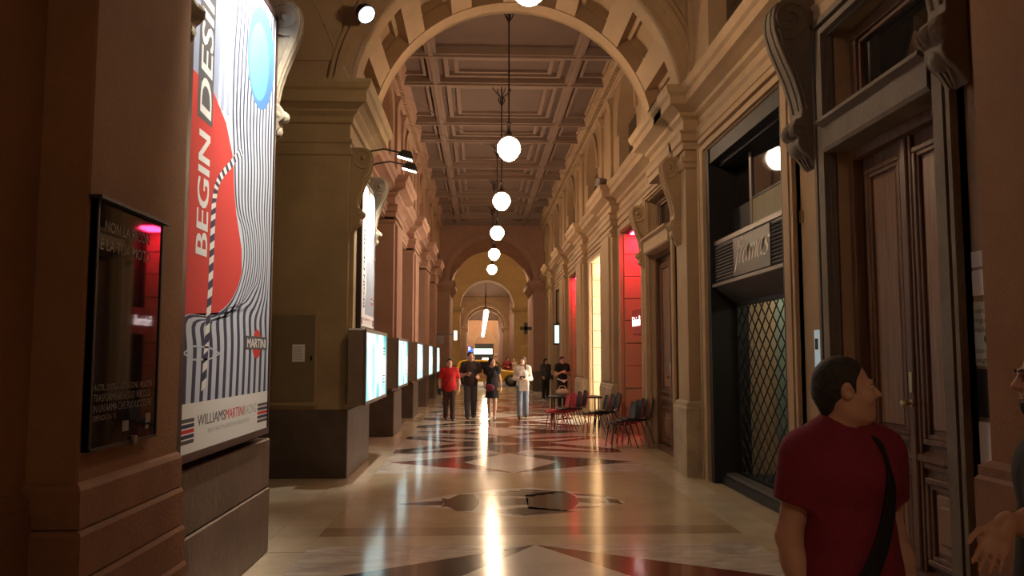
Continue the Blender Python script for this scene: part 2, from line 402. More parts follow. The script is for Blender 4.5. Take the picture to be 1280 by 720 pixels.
MB().moulding([(-1.74,3.66),(-1.74,4.83),(-1.93,4.83),(-1.93,7.3),(-3.0,7.3)], [(0,5.0),(.05,5.0),(.05,5.1),(.2,5.2),(.26,5.24),(.26,5.36),(.33,5.47),(.33,5.50),(0,5.53)], -1).build('cornice', STUCCO, pp)
P1 = struct(MB().box(-3.3, -1.86, 11.52, 13.72, .9, 5.3).build('pier', OCHRE_D, bevel=.012), 'broad olive-brown pier with a metal cabinet door and a lit poster', 'pier')
MB().box(-3.32, -1.83, 11.5, 13.74, 0, .94).build('base_block', BASE, P1, bevel=.015)
MB().box(-1.9, -1.80, 11.62, 13.6, 1.0, 4.4).build('raised_panel', OCHRE_D, P1)
MB().moulding([(-3.3,11.52),(-1.86,11.52),(-1.86,13.72),(-3.3,13.72)], [(-.01,4.52),(.025,4.54),(.025,4.60),(.004,4.61),(.004,4.70),(.03,4.72),(.03,4.76),(-.01,4.78)], -1).build('necking', OCHRE_D, P1)
MB().moulding([(-3.3,11.52),(-1.86,11.52),(-1.86,13.72),(-3.3,13.72)], [(0,4.98),(.04,5.0),(.05,5.08),(.12,5.14),(.12,5.17),(.20,5.22),(.26,5.24),(.26,5.40),(.30,5.43),(.33,5.5),(.33,5.55),(0,5.57)], -1).build('impost_cornice', OCHRE_D, P1)
pier_y = [(17.35,19.0),(22.45,24.1),(27.55,29.2),(32.65,34.3)]
names = ['second', 'third', 'fourth', 'fifth']
for (a, b), nm in zip(pier_y, names):
    p = struct(MB().box(-3.1, -1.84, a, b, .9, 4.7).build('pier', ROSE, bevel=.012), 'rose stucco pier with moulded capital, %s along from the striped poster' % nm, 'pier')
    MB().box(-3.12, -1.80, a-.03, b+.03, 0, .94).build('base_block', BASE, p, bevel=.015)
    MB().box(-1.9, -1.79, a+.25, b-.25, 1.0, 4.5).build('raised_strip', ROSE, p)
    MB().moulding([(-3.1,a),(-1.84,a),(-1.84,b),(-3.1,b)], [(0,4.5),(.03,4.52),(.03,4.58),(0,4.6)], -1).build('necking', ROSE, p)
lp = [(-2.05,13.72)]
for a, b in pier_y: lp += [(-2.05,a),(-1.84,a),(-1.84,b),(-2.05,b)]
lp += [(-2.05,39.3)]
q = MB().box(-3.1, -2.05, 13.72, 39.3, 4.6, 5.5)
for a, b in pier_y: q.box(-2.06, -1.84, a, b, 4.6, 5.5)
lin = struct(q.build('trim_1', ROSE), 'rose stone beam spanning the street piers', 'beam')
MB().moulding(lp, ENT, -1).build('cornice', ROSE, lin)

# ------------------------------------------------------------------ arches across the arcade
ACX, ACZ, AR = 0.55, 5.28, 2.36
def cross_arch(name, y0, y1, lab, r, cz, m, coffers, zt=8.2, xl=-4.6, xr=4.0, z0=5.5, nseg=8):
    mb = MB(); rr = r+.36 if coffers else r
    # body: fan above the opening
    n = 36
    a_s = math.asin(max(-1, min(1, (z0-cz)/rr)))
    xs_ = rr*math.cos(a_s)
    mb.prism([(xl,z0),(ACX-xs_,z0),(ACX-xs_,zt),(xl,zt)], lambda p: (p[0],y0,p[1]), lambda p: (p[0],y1,p[1]))
    mb.prism([(ACX+xs_,z0),(xr,z0),(xr,zt),(ACX+xs_,zt)], lambda p: (p[0],y0,p[1]), lambda p: (p[0],y1,p[1]))
    for i in range(n):
        t0 = math.pi-a_s-(math.pi-2*a_s)*i/n; t1 = math.pi-a_s-(math.pi-2*a_s)*(i+1)/n
        c0 = (ACX+rr*math.cos(t0), cz+rr*math.sin(t0)); c1 = (ACX+rr*math.cos(t1), cz+rr*math.sin(t1))
        mb.prism([c0, c1, (c1[0],zt), (c0[0],zt)], lambda p: (p[0],y0,p[1]), lambda p: (p[0],y1,p[1]))
    o = struct(mb.build(name, m), lab, 'arch')
    A0 = a_s-.02
    for ya, yb, yc_, yd in ((y0-.05, y0+.37, y0-.09, y0+.04), (y1-.37, y1+.05, y1-.04, y1+.09)):
        MB().ringseg(ACX, cz, r, r+(.39 if coffers else .2), A0, math.pi-A0, ya, yb, 40).build('archivolt', m, o)
        MB().ringseg(ACX, cz, r+.2, r+.30, A0, math.pi-A0, yc_, yd, 40).build('archivolt_moulding', m, o)
        MB().ringseg(ACX, cz, r-.0, r+.06, A0, math.pi-A0, yc_+.02, yd-.02, 40).build('archivolt_bead', m, o)
    if coffers:
        rib = .075
        for i in range(nseg+1):
            t = A0 + (math.pi-2*A0)*i/nseg
            MB().ringseg(ACX, cz, r+.012, r+.39, t-rib, t+rib, y0+.36, y1-.36, 3).build('soffit_rib', m, o)
        for i in range(nseg):
            t0 = A0 + (math.pi-2*A0)*i/nseg + rib; t1 = A0 + (math.pi-2*A0)*(i+1)/nseg - rib
            q = MB(); ym0, ym1 = y0+.36, y1-.36; e = .03
            q.ringseg(ACX, cz, r+.24, r+.39, t0, t0+e, ym0, ym1, 2).ringseg(ACX, cz, r+.24, r+.39, t1-e, t1, ym0, ym1, 2)
            q.ringseg(ACX, cz, r+.24, r+.39, t0, t1, ym0, ym0+.08, 4).ringseg(ACX, cz, r+.24, r+.39, t0, t1, ym1-.08, ym1, 4)
            q.build('coffer_frame', m, o)
    return o
arch1 = cross_arch('cross_arch', 11.5, 13.72, 'coffered ochre arch spanning the arcade between the lit poster pier and the shop', AR, ACZ, OCHRE, True)
MB().box(-3.3, -2.0, 11.5, 11.52, 5.9, 7.6).build('spandrel_panel', OCHRE, arch1).location.y = -.03
MB().moulding([(WX,12.06),(2.94,12.06),(2.94,13.75),(WX,13.75)], ENT, 1).build('impost_cornice', OCHRE, arch1)
MB().box(2.945, WX, 12.055, 13.745, 4.645, 5.52).build('impost_block', OCHRE, arch1)
# end of the hall: thick arch at 39.3
def pierpair(name, y0, y1, r, cz, lab, m, zt=8.2, wide=4.0):
    o = cross_arch(name, y0, y1, lab, r, cz, m, False, zt=zt, xl=ACX-wide, xr=ACX+wide, z0=cz)
    for s in (-1, 1):
        x0, x1 = ACX+s*r, ACX+s*wide
        MB().box(x0, x1, y0, y1, 0, cz-.02).build('pier_shaft', m, o)
        MB().box(x0-s*.05, x1, y0-.05, y1+.05, 0, .95).build('base_block', BASE, o)
        pth = [(x1,y0),(x0,y0),(x0,y1),(x1,y1)]
        MB().moulding(pth, [(0,cz-.5),(.04,cz-.48),(.05,cz-.4),(.12,cz-.32),(.2,cz-.22),(.22,cz-.08),(.25,cz),(0,cz+.02)], 1 if s > 0 else -1).build('impost_cornice', m, o)
        MB().box(x0+s*.3, x0+s*1.5, y0-.04, y0+.02, 1.2, cz-.8).build('pier_panel', m, o)
    return o
a2 = pierpair('cross_arch', 39.3, 43.8, 2.02, 5.3, 'ochre arch closing the coffered hall, dark cross sign on its pier', ROSE)
OCHRE_B = mat('golden_stone', (0.50, 0.33, 0.14), 0.75, 0.12, 1.1, 0.1, 30)
a3 = pierpair('cross_arch', 64, 66, 2.13, 5.5, 'golden arch facing the cross street beyond the taxi', OCHRE_B, zt=15, wide=14)
a4 = pierpair('cross_arch', 90, 91, 2.2, 4.95, 'slim pale arch deep inside the far arcade', OCHRE)
a5 = pierpair('cross_arch', 97, 98, 2.2, 4.95, 'slim pale arch furthest down the far arcade', OCHRE)
q = MB().box(-8, -2.1, 66, 150, 0, 8.2).box(3.2, 8, 66, 150, 0, 8.2)
struct(q.build('wall_far', ROSE), 'plain side walls of the far arcade beyond the street', 'wall')
struct(MB().box(-8, 8, 66, 150, 8.2, 8.4).build('ceiling_far', CEIL), 'dim ceiling of the far arcade', 'ceiling')
struct(MB().box(-40, 40, 64, 240, -.2, -.0).build('floor_far', BEIGE3), 'pale floor of the far arcade', 'floor')

# ------------------------------------------------------------------ ceiling
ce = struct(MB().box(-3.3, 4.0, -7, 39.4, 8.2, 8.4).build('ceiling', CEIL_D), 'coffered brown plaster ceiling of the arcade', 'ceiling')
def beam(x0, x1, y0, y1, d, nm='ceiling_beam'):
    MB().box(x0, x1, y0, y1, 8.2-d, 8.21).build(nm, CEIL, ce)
for x in (-1.06, 2.08):
    beam(x-.12, x+.12, 13.72, 39.3, .16); beam(x-.05, x+.05, 13.72, 39.3, .20, 'beam_rib')
k = 0
for k in range(5):
    yb = 16.9+5.1*k
    for e in (0, 1.8):
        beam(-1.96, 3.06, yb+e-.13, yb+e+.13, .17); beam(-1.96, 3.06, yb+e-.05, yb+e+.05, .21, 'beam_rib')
    for (ya, yb_) in ((yb+.2, yb+1.6), (yb+2.1, yb+4.8)):
        if ya > 39: continue
        yb_ = min(yb_, 39.2)
        for j, (ins, d) in enumerate(((.12, .10), (.34, .06))):
            x0, x1 = -.94+ins, 1.96-ins; y0_, y1_ = ya+ins*.7, yb_-ins*.7
            if y1_-y0_ < .3: continue
            t = .10
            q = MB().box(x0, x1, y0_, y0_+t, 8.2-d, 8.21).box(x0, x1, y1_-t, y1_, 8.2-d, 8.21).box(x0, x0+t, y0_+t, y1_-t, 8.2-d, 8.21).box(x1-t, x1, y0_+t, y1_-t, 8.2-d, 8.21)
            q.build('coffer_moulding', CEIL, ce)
        for x0, x1 in ((-1.85, -1.25), (2.28, 2.9)):
            q = MB(); t = .07; q.box(x0, x1, ya+.1, ya+.1+t, 8.12, 8.21).box(x0, x1, yb_-.1-t, yb_-.1, 8.12, 8.21).box(x0, x0+t, ya+.1+t, yb_-.1-t, 8.12, 8.21).box(x1-t, x1, ya+.1+t, yb_-.1-t, 8.12, 8.21)
            q.build('side_coffer', CEIL, ce)
CPR = [(0,7.72),(.03,7.74),(.03,7.8),(.06,7.83),(.06,7.94),(.16,7.98),(.20,8.06),(.22,8.14),(.26,8.2),(0,8.2)]
MB().moulding([(3.06,13.72),(3.06,39.3)], CPR, 1).build('ceiling_cornice', OCHRE, ce)
MB().moulding([(-1.96,13.72),(-1.96,39.3)], CPR, -1).build('ceiling_cornice', ROSE, ce)
for X, s in ((3.06, -1), (-1.96, 1)):
    q = MB(); yv = 13.8
    while yv < 39.2: q.box(X+s*.05, X+s*.13, yv, yv+.09, 7.84, 7.93); yv += .18
    o = q.build('dentil_row', OCHRE, ce); o['kind'] = 'stuff'

# ------------------------------------------------------------------ carved consoles
CON = [(0,1),(.5,1),(.78,.985),(.95,.94),(1,.87),(.98,.79),(.88,.69),(.72,.58),(.56,.47),(.44,.36),(.38,.27),(.40,.22),(.54,.205),(.62,.16),(.60,.11),(.48,.085),(.50,.05),(.42,.01),(.26,-.03),(.12,-.08),(0,-.1)]
def console(parent, X, s, y0, y1, ztop, h, out, m):
    f = lambda yv: (lambda p: (X+s*out*p[0], yv, ztop-h+h*p[1]))
    o = MB().prism(CON, f(y0), f(y1)).build('console', m, parent, smooth=50, bevel=.008)
    q = MB()
    for yv in (y0-.006, y1+.006):                     # volute relief on both cheeks
        pts = []
        for i in range(26):
            t = i/25*math.pi*3.6; rr = .030+.0125*t*1.0
            rr *= h/1.25
            pts.append((X+s*(out*.60+rr*math.cos(t)*1.0), yv, ztop-h*.14+rr*math.sin(t)))
        q.tube(pts, .011, 5)
        q.ball((X+s*out*.60, yv, ztop-h*.14), .035)
        q.tube([(X+s*out*(u-.12), yv, ztop-h+h*v) for u, v in CON[5:11]], .010, 5)
    q.build('volute', m, o, smooth=60)
    q = MB(); ym = (y0+y1)/2; yw = (y1-y0)/2
    for i in range(3): q.ball((X+s*out*(.44+.06*(i == 1)), ym+(i-1)*yw*.66, ztop-h*.86), (out*.24, yw*.42, h*.05), 10, 6)
    q.ball((X+s*out*.30, ym, ztop-h*.97), (out*.26, yw*.8, h*.06), 10, 6)
    for i in range(3): q.tube([(X+s*out*(.30), ym+(i-1)*yw*.5, ztop-h*.90), (X+s*out*.34, ym+(i-1)*yw*.55, ztop-h*1.0), (X+s*out*.14, ym+(i-1)*yw*.3, ztop-h*1.1)], .022, 6, .008)
    q.build('acanthus', m, o, smooth=60)
    q = MB()
    for e in (-.45, .45): q.tube([(X+s*(out*u+.004), ym+yw*e, ztop-h+h*v) for u, v in CON[1:11]], .012, 5)
    q.build('front_bead', m, o, smooth=60)
    return o
console(pp, -1.93, 1, 4.86, 5.02, 4.84, 1.22, .32, CARVED); console(pp, -1.93, 1, 7.08, 7.27, 4.84, 1.22, .32, CARVED)
console(P1, -1.86, 1, 11.56, 11.78, 4.66, 1.12, .30, OCHRE_D); console(P1, -1.86, 1, 13.5, 13.7, 4.66, 1.12, .30, CARVED)
console(wr, WX-.05, -1, 7.22, 7.5, 5.0, 1.45, .40, GREYST); console(wr, WX-.05, -1, 4.92, 5.14, 5.0, 1.45, .36, GREYST)
console(wr, 2.95, -1, 11.76, 12.0, 4.62, 1.2, .27, OCHRE); console(wr, WX-.02, -1, 15.08, 15.28, 4.5, 1.1, .30, OCHRE)

# ------------------------------------------------------------------ doors
def frame(mb, X, d, y0, y1, z0, z1, w_):
    return mb.box(X-d, X+.01, y0, y1, z0, z0+w_).box(X-d, X+.01, y0, y1, z1-w_, z1).box(X-d, X+.01, y0, y0+w_, z0+w_, z1-w_).box(X-d, X+.01, y1-w_, y1, z0+w_, z1-w_)
def door(name, a, b, zl, zt, X, lab, stone, glassname):
    o = struct(MB().box(X+.07, X+.14, a, b, 0, zl).build(name, WOOD), lab, 'door')
    frame(MB(), X+.06, .14, a, b, -.0, zl, .09).build('door_frame', WOOD, o)
    mid = (a+b)/2
    for (y0, y1) in ((a+.09, mid-.012), (mid+.012, b-.09)):
        lf = MB().box(X+.01, X+.06, y0, y1, .01, zl-.09).build('door_leaf', WOOD, o)
        for (z0, z1) in ((.14, .78), (1.02, zl-.20)):
            m1 = frame(MB(), X+.01, .035, y0+.08, y1-.08, z0, z1, .045).build('panel_moulding', WOOD, lf, bevel=.008)
            frame(MB(), X+.01, .022, y0+.125, y1-.125, z0+.045, z1-.045, .035).build('panel_bead', WOOD, lf, bevel=.006)
            MB().box(X-.0, X+.02, y0+.19, y1-.19, z0+.11, z1-.11).build('door_panel', WOOD_P, lf, bevel=.012)
            if z1 < 1: MB().box(X-.022, X+.02, y0+.25, y1-.25, z0+.18, z1-.18).build('raised_field', WOOD_P, lf, bevel=.015)
        MB().moulding([(X+.01,y1-.02),(X+.01,y0+.02)], [(0,.84),(.03,.85),(.03,.88),(.05,.9),(.05,.94),(.02,.96),(0,.97)], -1).build('rail_moulding', WOOD, lf)
        q = MB(); yc = (y0+y1)/2
        for k in (-1, 1): q.tube([(X-.01, yc+k*.02, .90), (X-.03, yc+k*.07, .93), (X-.03, yc+k*.12, .91), (X-.012, yc+k*.16, .89)], .014, 6, .006)
        q.ball((X-.025, yc, .905), .025); q.build('carved_ornament', WOOD, lf, smooth=60)
    MB().box(X-.045, X+.02, mid-.035, mid+.035, .02, zl-.1).build('meeting_stile', WOOD, o, bevel=.01)
    for e in (-1, 1): MB().box(X-.03, X+.02, mid+e*.065-.018, mid+e*.065+.018, .02, zl-.1).build('stile_bead', WOOD, o, bevel=.006)
    kb = MB().lathe([(.0,0),(.03,.0),(.03,.008),(.012,.012),(.012,.04),(.028,.05),(.034,.066),(.026,.082),(.0,.086)], n=14).build('door_knob', BRASS, o, smooth=40)
    kb.rotation_euler = (0, R(-90), 0); kb.location = (X-.045, mid-.0, 1.32)
    MB().box(X-.052, X-.04, mid-.022, mid+.022, 1.40, 1.56).build('lock_plate', BRASS, o, bevel=.004)
    ln = MB().moulding([(X+.02,b),(X+.02,a)], [(0,zl),(.12+(X-WX),zl),(.14+(X-WX),zl+.03),(.14+(X-WX),zl+.22),(.2+(X-WX),zl+.25),(.2+(X-WX),zl+.28),(0,zl+.3)], -1).build('stone_lintel', stone, o)
    t = MB().box(X+.03, X+.06, a+.1, b-.1, zl+.36, zt-.06)
    t.build('transom_glass', GLASS, o)
    frame(MB(), X+.06, .10, a, b, zl+.28, zt, .11).build('transom_frame', WOOD, o, bevel=.01)
    frame(MB(), X+.04, .05, a+.11, b-.11, zl+.39, zt-.11, .035).build('transom_bead', WOOD, o, bevel=.006)
    return o
door('door_1', 5.3, 7.0, 3.48, 4.58, 3.34, 'tall double wooden door with transom behind the man in burgundy', GREYST, 'g')
door('door_2', 13.0, 14.95, 3.55, 4.58, 3.32, 'narrow double wooden door between scroll brackets under the arch', OCHRE, 'g')

# ------------------------------------------------------------------ framas shop
shop = thing('shopfront', 'black metal shopfront with louvred sign band and lattice gate under a cream blind', 'shopfront', (3.15, 9.55, 0))
def S(x0, x1, y0, y1, z0, z1): return MB().box(x0-3.15, x1-3.15, y0-9.55, y1-9.55, z0, z1)
S(3.11,3.62,10.86,10.99,.0,4.49).build('jamb', BLACKM, shop); S(3.11,3.62,8.11,8.22,.0,4.49).build('jamb', BLACKM, shop)
S(3.13,3.62,8.22,10.86,4.30,4.49).build('head', BLACKM, shop)
S(3.24,3.62,8.22,10.86,4.25,4.30).build('inner_head', BLACKM, shop)
S(3.185,3.60,8.22,10.86,2.62,3.20).build('sign_band', SHOPGREY, shop)
q = MB().prism([(3.14,2.62),(3.60,2.62),(3.60,2.40),(3.42,2.40)], lambda p: (p[0]-3.15, 8.22-9.55, p[1]), lambda p: (p[0]-3.15, 10.86-9.55, p[1])); q.build('sloped_canopy', SHOPGREY, shop)
S(3.17,3.22,8.22,10.86,3.16,3.22).build('band_trim', GREYM, shop); S(3.13,3.22,8.22,10.86,2.60,2.64).build('band_trim', GREYM, shop)
pl = S(3.16,3.2,8.72,10.02,2.66,3.14).build('sign_plaque', mat('plaque_grey', (.06,.057,.054), .4, .08, 4), shop, bevel=.006)
for (ya, yb) in ((8.24,8.70),(10.04,10.84)):
    for k in range(11):
        z = 2.68+k*.042
        q = MB().prism([(3.160,z),(3.17,z+.006),(3.19,z+.03),(3.18,z+.026)], lambda p: (p[0]-3.15, ya-9.55, p[1]), lambda p: (p[0]-3.15, yb-9.55, p[1])); q.build('louvre_slat', SHOPGREY, shop)
# lettering drawn with a broad nib
def nib(strokes, scale, org, right, up, m, parent, nm, ang=32, nw=.15):
    mb = MB(); org, right, up = Vector(org), Vector(right), Vector(up); nn = right.cross(up)
    nx, ny = nw*math.cos(R(ang)), nw*math.sin(R(ang))
    for st_ in strokes:
        P = []
        for i in range(len(st_)-1):                     # Catmull-Rom smoothing
            p0, p1, p2, p3 = st_[max(i-1,0)], st_[i], st_[i+1], st_[min(i+2,len(st_)-1)]
            for j in range(5):
                t = j/5
                P.append(tuple(.5*((2*p1[c])+(-p0[c]+p2[c])*t+(2*p0[c]-5*p1[c]+4*p2[c]-p3[c])*t*t+(-p0[c]+3*p1[c]-3*p2[c]+p3[c])*t**3) for c in (0,1)))
        P.append(st_[-1])
        vs_ = []
        for x, yv in P:
            for sg in (-.5, .5):
                X_, Y_ = x+sg*nx+.28*(yv+sg*ny), yv+sg*ny
                vs_.append(org+right*X_*scale[0]+up*Y_*scale[1])
        mb.add(vs_, [(2*i,2*i+1,2*i+3,2*i+2) for i in range(len(P)-1)])
    return mb.build(nm, m, parent)
LET = {'f': ([[(.52,1.38),(.40,1.46),(.28,1.36),(.24,1.1),(.20,.5),(.16,-.1),(.08,-.38),(-.06,-.42)],[(.04,.92),(.44,.95)]], .42),
 'r': ([[(0,.88),(.1,.95),(.12,.8),(.10,.0)],[(.11,.55),(.24,.85),(.36,.95),(.44,.88)]], .44),
 'a': ([[(.5,.9),(.3,.96),(.08,.75),(.02,.35),(.12,.03),(.28,.06),(.44,.4),(.5,.9)],[(.5,.95),(.46,.4),(.5,.05),(.62,.1)]], .66),
 'm': ([[(0,.88),(.1,.95),(.12,.8),(.10,.0)],[(.11,.5),(.26,.85),(.38,.92),(.42,.7),(.40,.0)],[(.41,.5),(.56,.85),(.68,.92),(.72,.7),(.70,.08),(.82,.1)]], .88),
 's': ([[(.40,.85),(.26,.96),(.10,.86),(.12,.66),(.30,.42),(.34,.18),(.20,.02),(.02,.12)]], .42)}
x = 0
sc_ = (.335, .215)
strokes = []
for ch in 'framas':
    for s_ in LET[ch][0]: strokes.append([(p[0]+x, p[1]) for p in s_])
    x += LET[ch][1]
nib(strokes, sc_, (3.157-3.15, 9.96-9.55, 2.80), (0,-1,0), (0,0,1), mat('sign_cream', (.85,.80,.70), .5), pl, 'sign_lettering')
gl = MB().box(-.005,.005,-.88,.88,3.62,4.26).build('upper_glass', GLASS, shop); gl.location = (.36,9.10-9.55,0); gl.rotation_euler = (0, 0, R(5.5)); S(3.5,3.51,10.06,10.86,3.62,4.26).build('upper_glass', GLASS, shop)
S(3.40,3.44,9.98,10.06,3.2,4.25).build('mullion', GREYM, shop)
S(3.41,3.43,8.22,9.98,3.20,3.64).build('cream_blind', CREAMP, shop)
S(3.40,3.44,8.22,9.98,3.64,3.67).build('blind_rail', BLACKM, shop); S(3.41,3.44,10.06,10.86,3.2,3.64).build('side_panel', BLACKM, shop)
S(3.20,4.0,8.12,10.98,0,.10).build('threshold', BLACKM, shop); S(3.26,3.40,8.22,10.86,.10,.14).build('sill_rail', GREYM, shop)
for (ya, yb) in ((8.22,8.32),(10.78,10.86)): S(3.44,3.5,ya,yb,.10,2.42).build('gate_post', BLACKM, shop)
S(3.44,3.5,8.32,10.78,2.34,2.42).build('gate_rail', BLACKM, shop); S(3.44,3.5,8.32,10.78,.10,.16).build('gate_rail', BLACKM, shop)
q = MB(); pit, ph = .25, .225; ny_ = int(2.46/pit)+1
for k in range(-14, ny_+1):
    for sgn in (1, -1):
        L = 2.18; y0 = 8.32+k*pit; 
        za, zb = .16, 2.34; dyt = (zb-za)*pit/ph
        if sgn > 0: pa, pb = [y0, za], [y0+dyt, zb]
        else: pa, pb = [y0+dyt, za], [y0, zb]
        # clip to 8.32..10.78
        def clip(p, r_):
            for lim in (8.32, 10.78):
                if (p[0]-lim)*(r_[0]-lim) < 0:
                    t = (lim-p[0])/(r_[0]-p[0]); c_ = [lim, p[1]+t*(r_[1]-p[1])]
                    if (p[0] < 8.32 and lim == 8.32) or (p[0] > 10.78 and lim == 10.78): p = c_
                    else: r_ = c_
            return p, r_
        pa, pb = clip(pa, pb)
        if min(pa[0],pb[0]) < 8.319 or max(pa[0],pb[0]) > 10.781: continue
        dx = .004*sgn
        q.tube([(3.465+dx-3.15, pa[0]-9.55, pa[1]), (3.465+dx-3.15, pb[0]-9.55, pb[1])], .0085, 4)
lo = q.build('lattice_gate', IRON, shop); lo['kind'] = 'stuff'
MB().box(.27,.31,-1.28,-1.2,1.16,1.30).build('gate_lock', CHROME, shop)
# interior of the shop
GRN = mat('shop_interior_paint', (.24,.29,.23), .7, .1, 2)
q = MB().box(5.4,5.5,7.9,11.2,0,3.2).box(4.1,5.4,7.8,7.9,0,3.2).box(4.1,5.4,11.2,11.3,0,3.2).box(4.0,5.5,7.9,11.2,2.6,2.7).box(4.0,5.5,7.9,11.2,-.2,0.0)
si = struct(q.build('wall_shop', GRN), 'dim green interior of the shop behind the lattice gate', 'wall')
shelf_z = (.45, .95, 1.35, 1.75, 2.1)
for k, z in enumerate(shelf_z):
    sh = MB().box(4.45,4.80,9.2,11.15,z-.02,z)
    tag(sh.build('display_shelf', mat('shelf_glass', (.35,.36,.30), .25), None), 'pale shop shelf behind the lattice gate, %s from the floor' % ('lowest','second','third','fourth','topmost')[k], 'shelf', 'shop display shelves')
def shoe_mesh():
    mb = MB(); prof = [(-.13,.05,.032),(-.10,.075,.034),(-.05,.07,.034),(0,.06,.037),(.05,.05,.042),(.10,.042,.040),(.135,.03,.026)]
    vs_ = []; n = 8
    for u, hh, wd in prof:
        for k in range(n):
            a = math.pi*k/(n-1); vs_.append((u, wd*math.cos(a), .012+hh*math.sin(a)))
    fs = [(i*n+k, i*n+k+1, (i+1)*n+k+1, (i+1)*n+k) for i in range(len(prof)-1) for k in range(n-1)]
    fs += [tuple(range(n)), tuple((len(prof)-1)*n+k for k in range(n-1,-1,-1))]
    mb.add(vs_, fs); return mb
LEA = mat('black_leather', (.025,.02,.018), .35); LEB = mat('tan_leather', (.25,.13,.06), .4)
shz = [(.45,9.6,0),(.45,10.1,1),(.45,10.6,0),(.95,9.5,0),(.95,10.2,0),(1.35,10.0,0),(1.35,10.6,1),(1.75,9.8,1),(1.75,10.5,0)]
for z, yv, c in shz:
    t = thing('shoe', ('tan' if c else 'black')+' leather shoe on the shop shelf '+{.45:'nearest the floor',.95:'second from the floor',1.35:'third from the floor',1.75:'second from the top'}[z], 'shoe', (4.6,yv,z), R(random.uniform(150,210)), 'shoes in the shop')
    shoe_mesh().build('upper', LEB if c else LEA, t, smooth=50); MB().box(-.13,.14,-.04,.04,0,.014).build('sole', INK, t, bevel=.004)
    MB().box(-.13,-.07,-.03,.03,.0,.02).build('heel', INK, t)
for k in range(6):
    t = thing('spotlight', 'small warm spotlight in the shop ceiling', 'light', (4.35,9.0+k*.36,2.6), 0, 'shop ceiling spotlights')
    MB().lathe([(.0,0),(.035,0),(.035,-.05),(.03,-.055)], n=12).build('housing', GREYM, t); MB().ball((0,0,-.06), .022).build('bulb', emis('shop_bulb',(1,.90,.68),230), t)
scr = MB().box(4.2,4.24,9.0,9.35,1.25,1.85).build('advert_screen', emis('cyan_screen',(.25,.6,.7),.5)); tag(scr, 'small cyan lit picture standing inside the shop', 'picture')
MB().box(4.2,4.24,9.1,9.25,0,1.25).build('screen_stand', BLACKM, scr)

# ------------------------------------------------------------------ shop bays further along the right wall
REDLED = emis('red_led', (1.0,.02,.07), 75.0)
def bay(a, b, zt, kind, i, far):
    lab = {'red': 'deep stone shop recess washed with red light, %s', 'white': 'shop recess with a tall bright white window, %s', 'dark': 'dim shop recess with dark glass, %s'}[kind] % far
    t = thing('shop_bay', lab, 'shop recess', (3.6, (a+b)/2, 0)); c = (a+b)/2
    B = lambda x0,x1,y0,y1,z0,z1: MB().box(x0-3.6,x1-3.6,y0-c,y1-c,z0,z1)
    B(3.80,3.94,a,b,0,.25).build('sill', GREYST, t)
    g = B(3.86,3.88,a+.1,b-.1,.25,zt-.1)
    if kind == 'white': g.build('lit_window', emis('lit_shop_window',(1,.86,.66),14.0), t)
    else: g.build('shop_glass', GLASS, t)
    frame(MB(), 3.86-3.6, .06, a-c, b-c, .25, zt, .10).build('window_frame', GREYM if kind == 'white' else BLACKM, t)
    B(3.82,3.86,c-.03,c+.03,.35,zt-.1).build('mullion', BLACKM, t)
    nb = 9
    for k in range(nb):
        z0 = zt/nb*k; B(3.17,3.78,b-.035+.006*(k % 2),b-.001,z0+.008,zt/nb*(k+1)-.008).build('stone_block', OCHRE, t, bevel=.008)
    if kind == 'red':
        B(3.22,3.74,a+.12,b-.12,zt-.05,zt-.005).build('light_trough', BLACKM, t)
        B(3.28,3.68,b-.9,b-.2,zt-.075,zt-.051).build('red_light', REDLED, t)
    if kind == 'white':
        B(3.45,3.6,b-.3,b-.16,zt-.02,zt).build('lamp_base', GREYM, t); MB().ball((3.52-3.6,b-.23-c,zt-.12), .09).build('lamp_globe', GLOBE_M, t)
    return t
bay(15.5,17.8,4.4,'red',0,'beside the narrow door under the arch'); bay(20.8,22.9,4.3,'white',1,'beside the stacked chairs')
bay(25.9,28.1,4.4,'red',2,'beside the man looking at his phone'); bay(31.0,33.2,4.3,'dark',3,'with a lit sign hanging beside it'); bay(36.1,38.2,4.3,'dark',4,'next to the pier with the cross sign')
sg = thing('illuminated_sign', 'red box sign with white glowing letters in the red-lit shop recess', 'sign', (3.14, 15.98, 2.1))
MB().box(-.06,.3,-.44,.42,.0,.50).build('sign_box', mat('red_sign_enamel',(.55,.02,.03),.35), sg, bevel=.01)
text('sign_lettering', 'Feltrinelli', emis('sign_letter_glow',(1,.95,.92),5.0), sg, (-.065,.40,.17), (0,-1,0), (0,0,1), .20, width=.80)
sgp = thing('illuminated_sign', 'small white and green glowing sign projecting beside the dim shop recess', 'sign', (2.9, 30.8, 2.0))
MB().box(-.12,.12,-.05,.05,.1,.9).build('sign_box', BLACKM, sgp); MB().box(-.085,.085,-.056,-.05,.16,.84).build('sign_face', emis('greenwhite_face',(.75,.95,.8),1.3), sgp); MB().box(-.02,.25,-.02,.02,.9,.94).build('bracket', BLACKM, sgp); MB().tube([(0,0,.9),(0,0,2.2)],.03,8).build('pole', BLACKM, sgp)
cx = thing('pharmacy_cross', 'dark unlit cross sign on the pier of the closing arch', 'sign', (2.2,39.2,2.72))
MB().box(-.28,.28,-.1,.05,.2,.36).build('cross_arm', mat('dark_green_sign',(.07,.055,.04),.5), cx); MB().box(-.09,.09,-.1,.05,0,.56).build('cross_upright', MATS['dark_green_sign'], cx)
sgl = thing('bracket_sign', 'small white glowing sign on a long bracket from the street piers', 'sign', (-1.78,33.5,2.35))
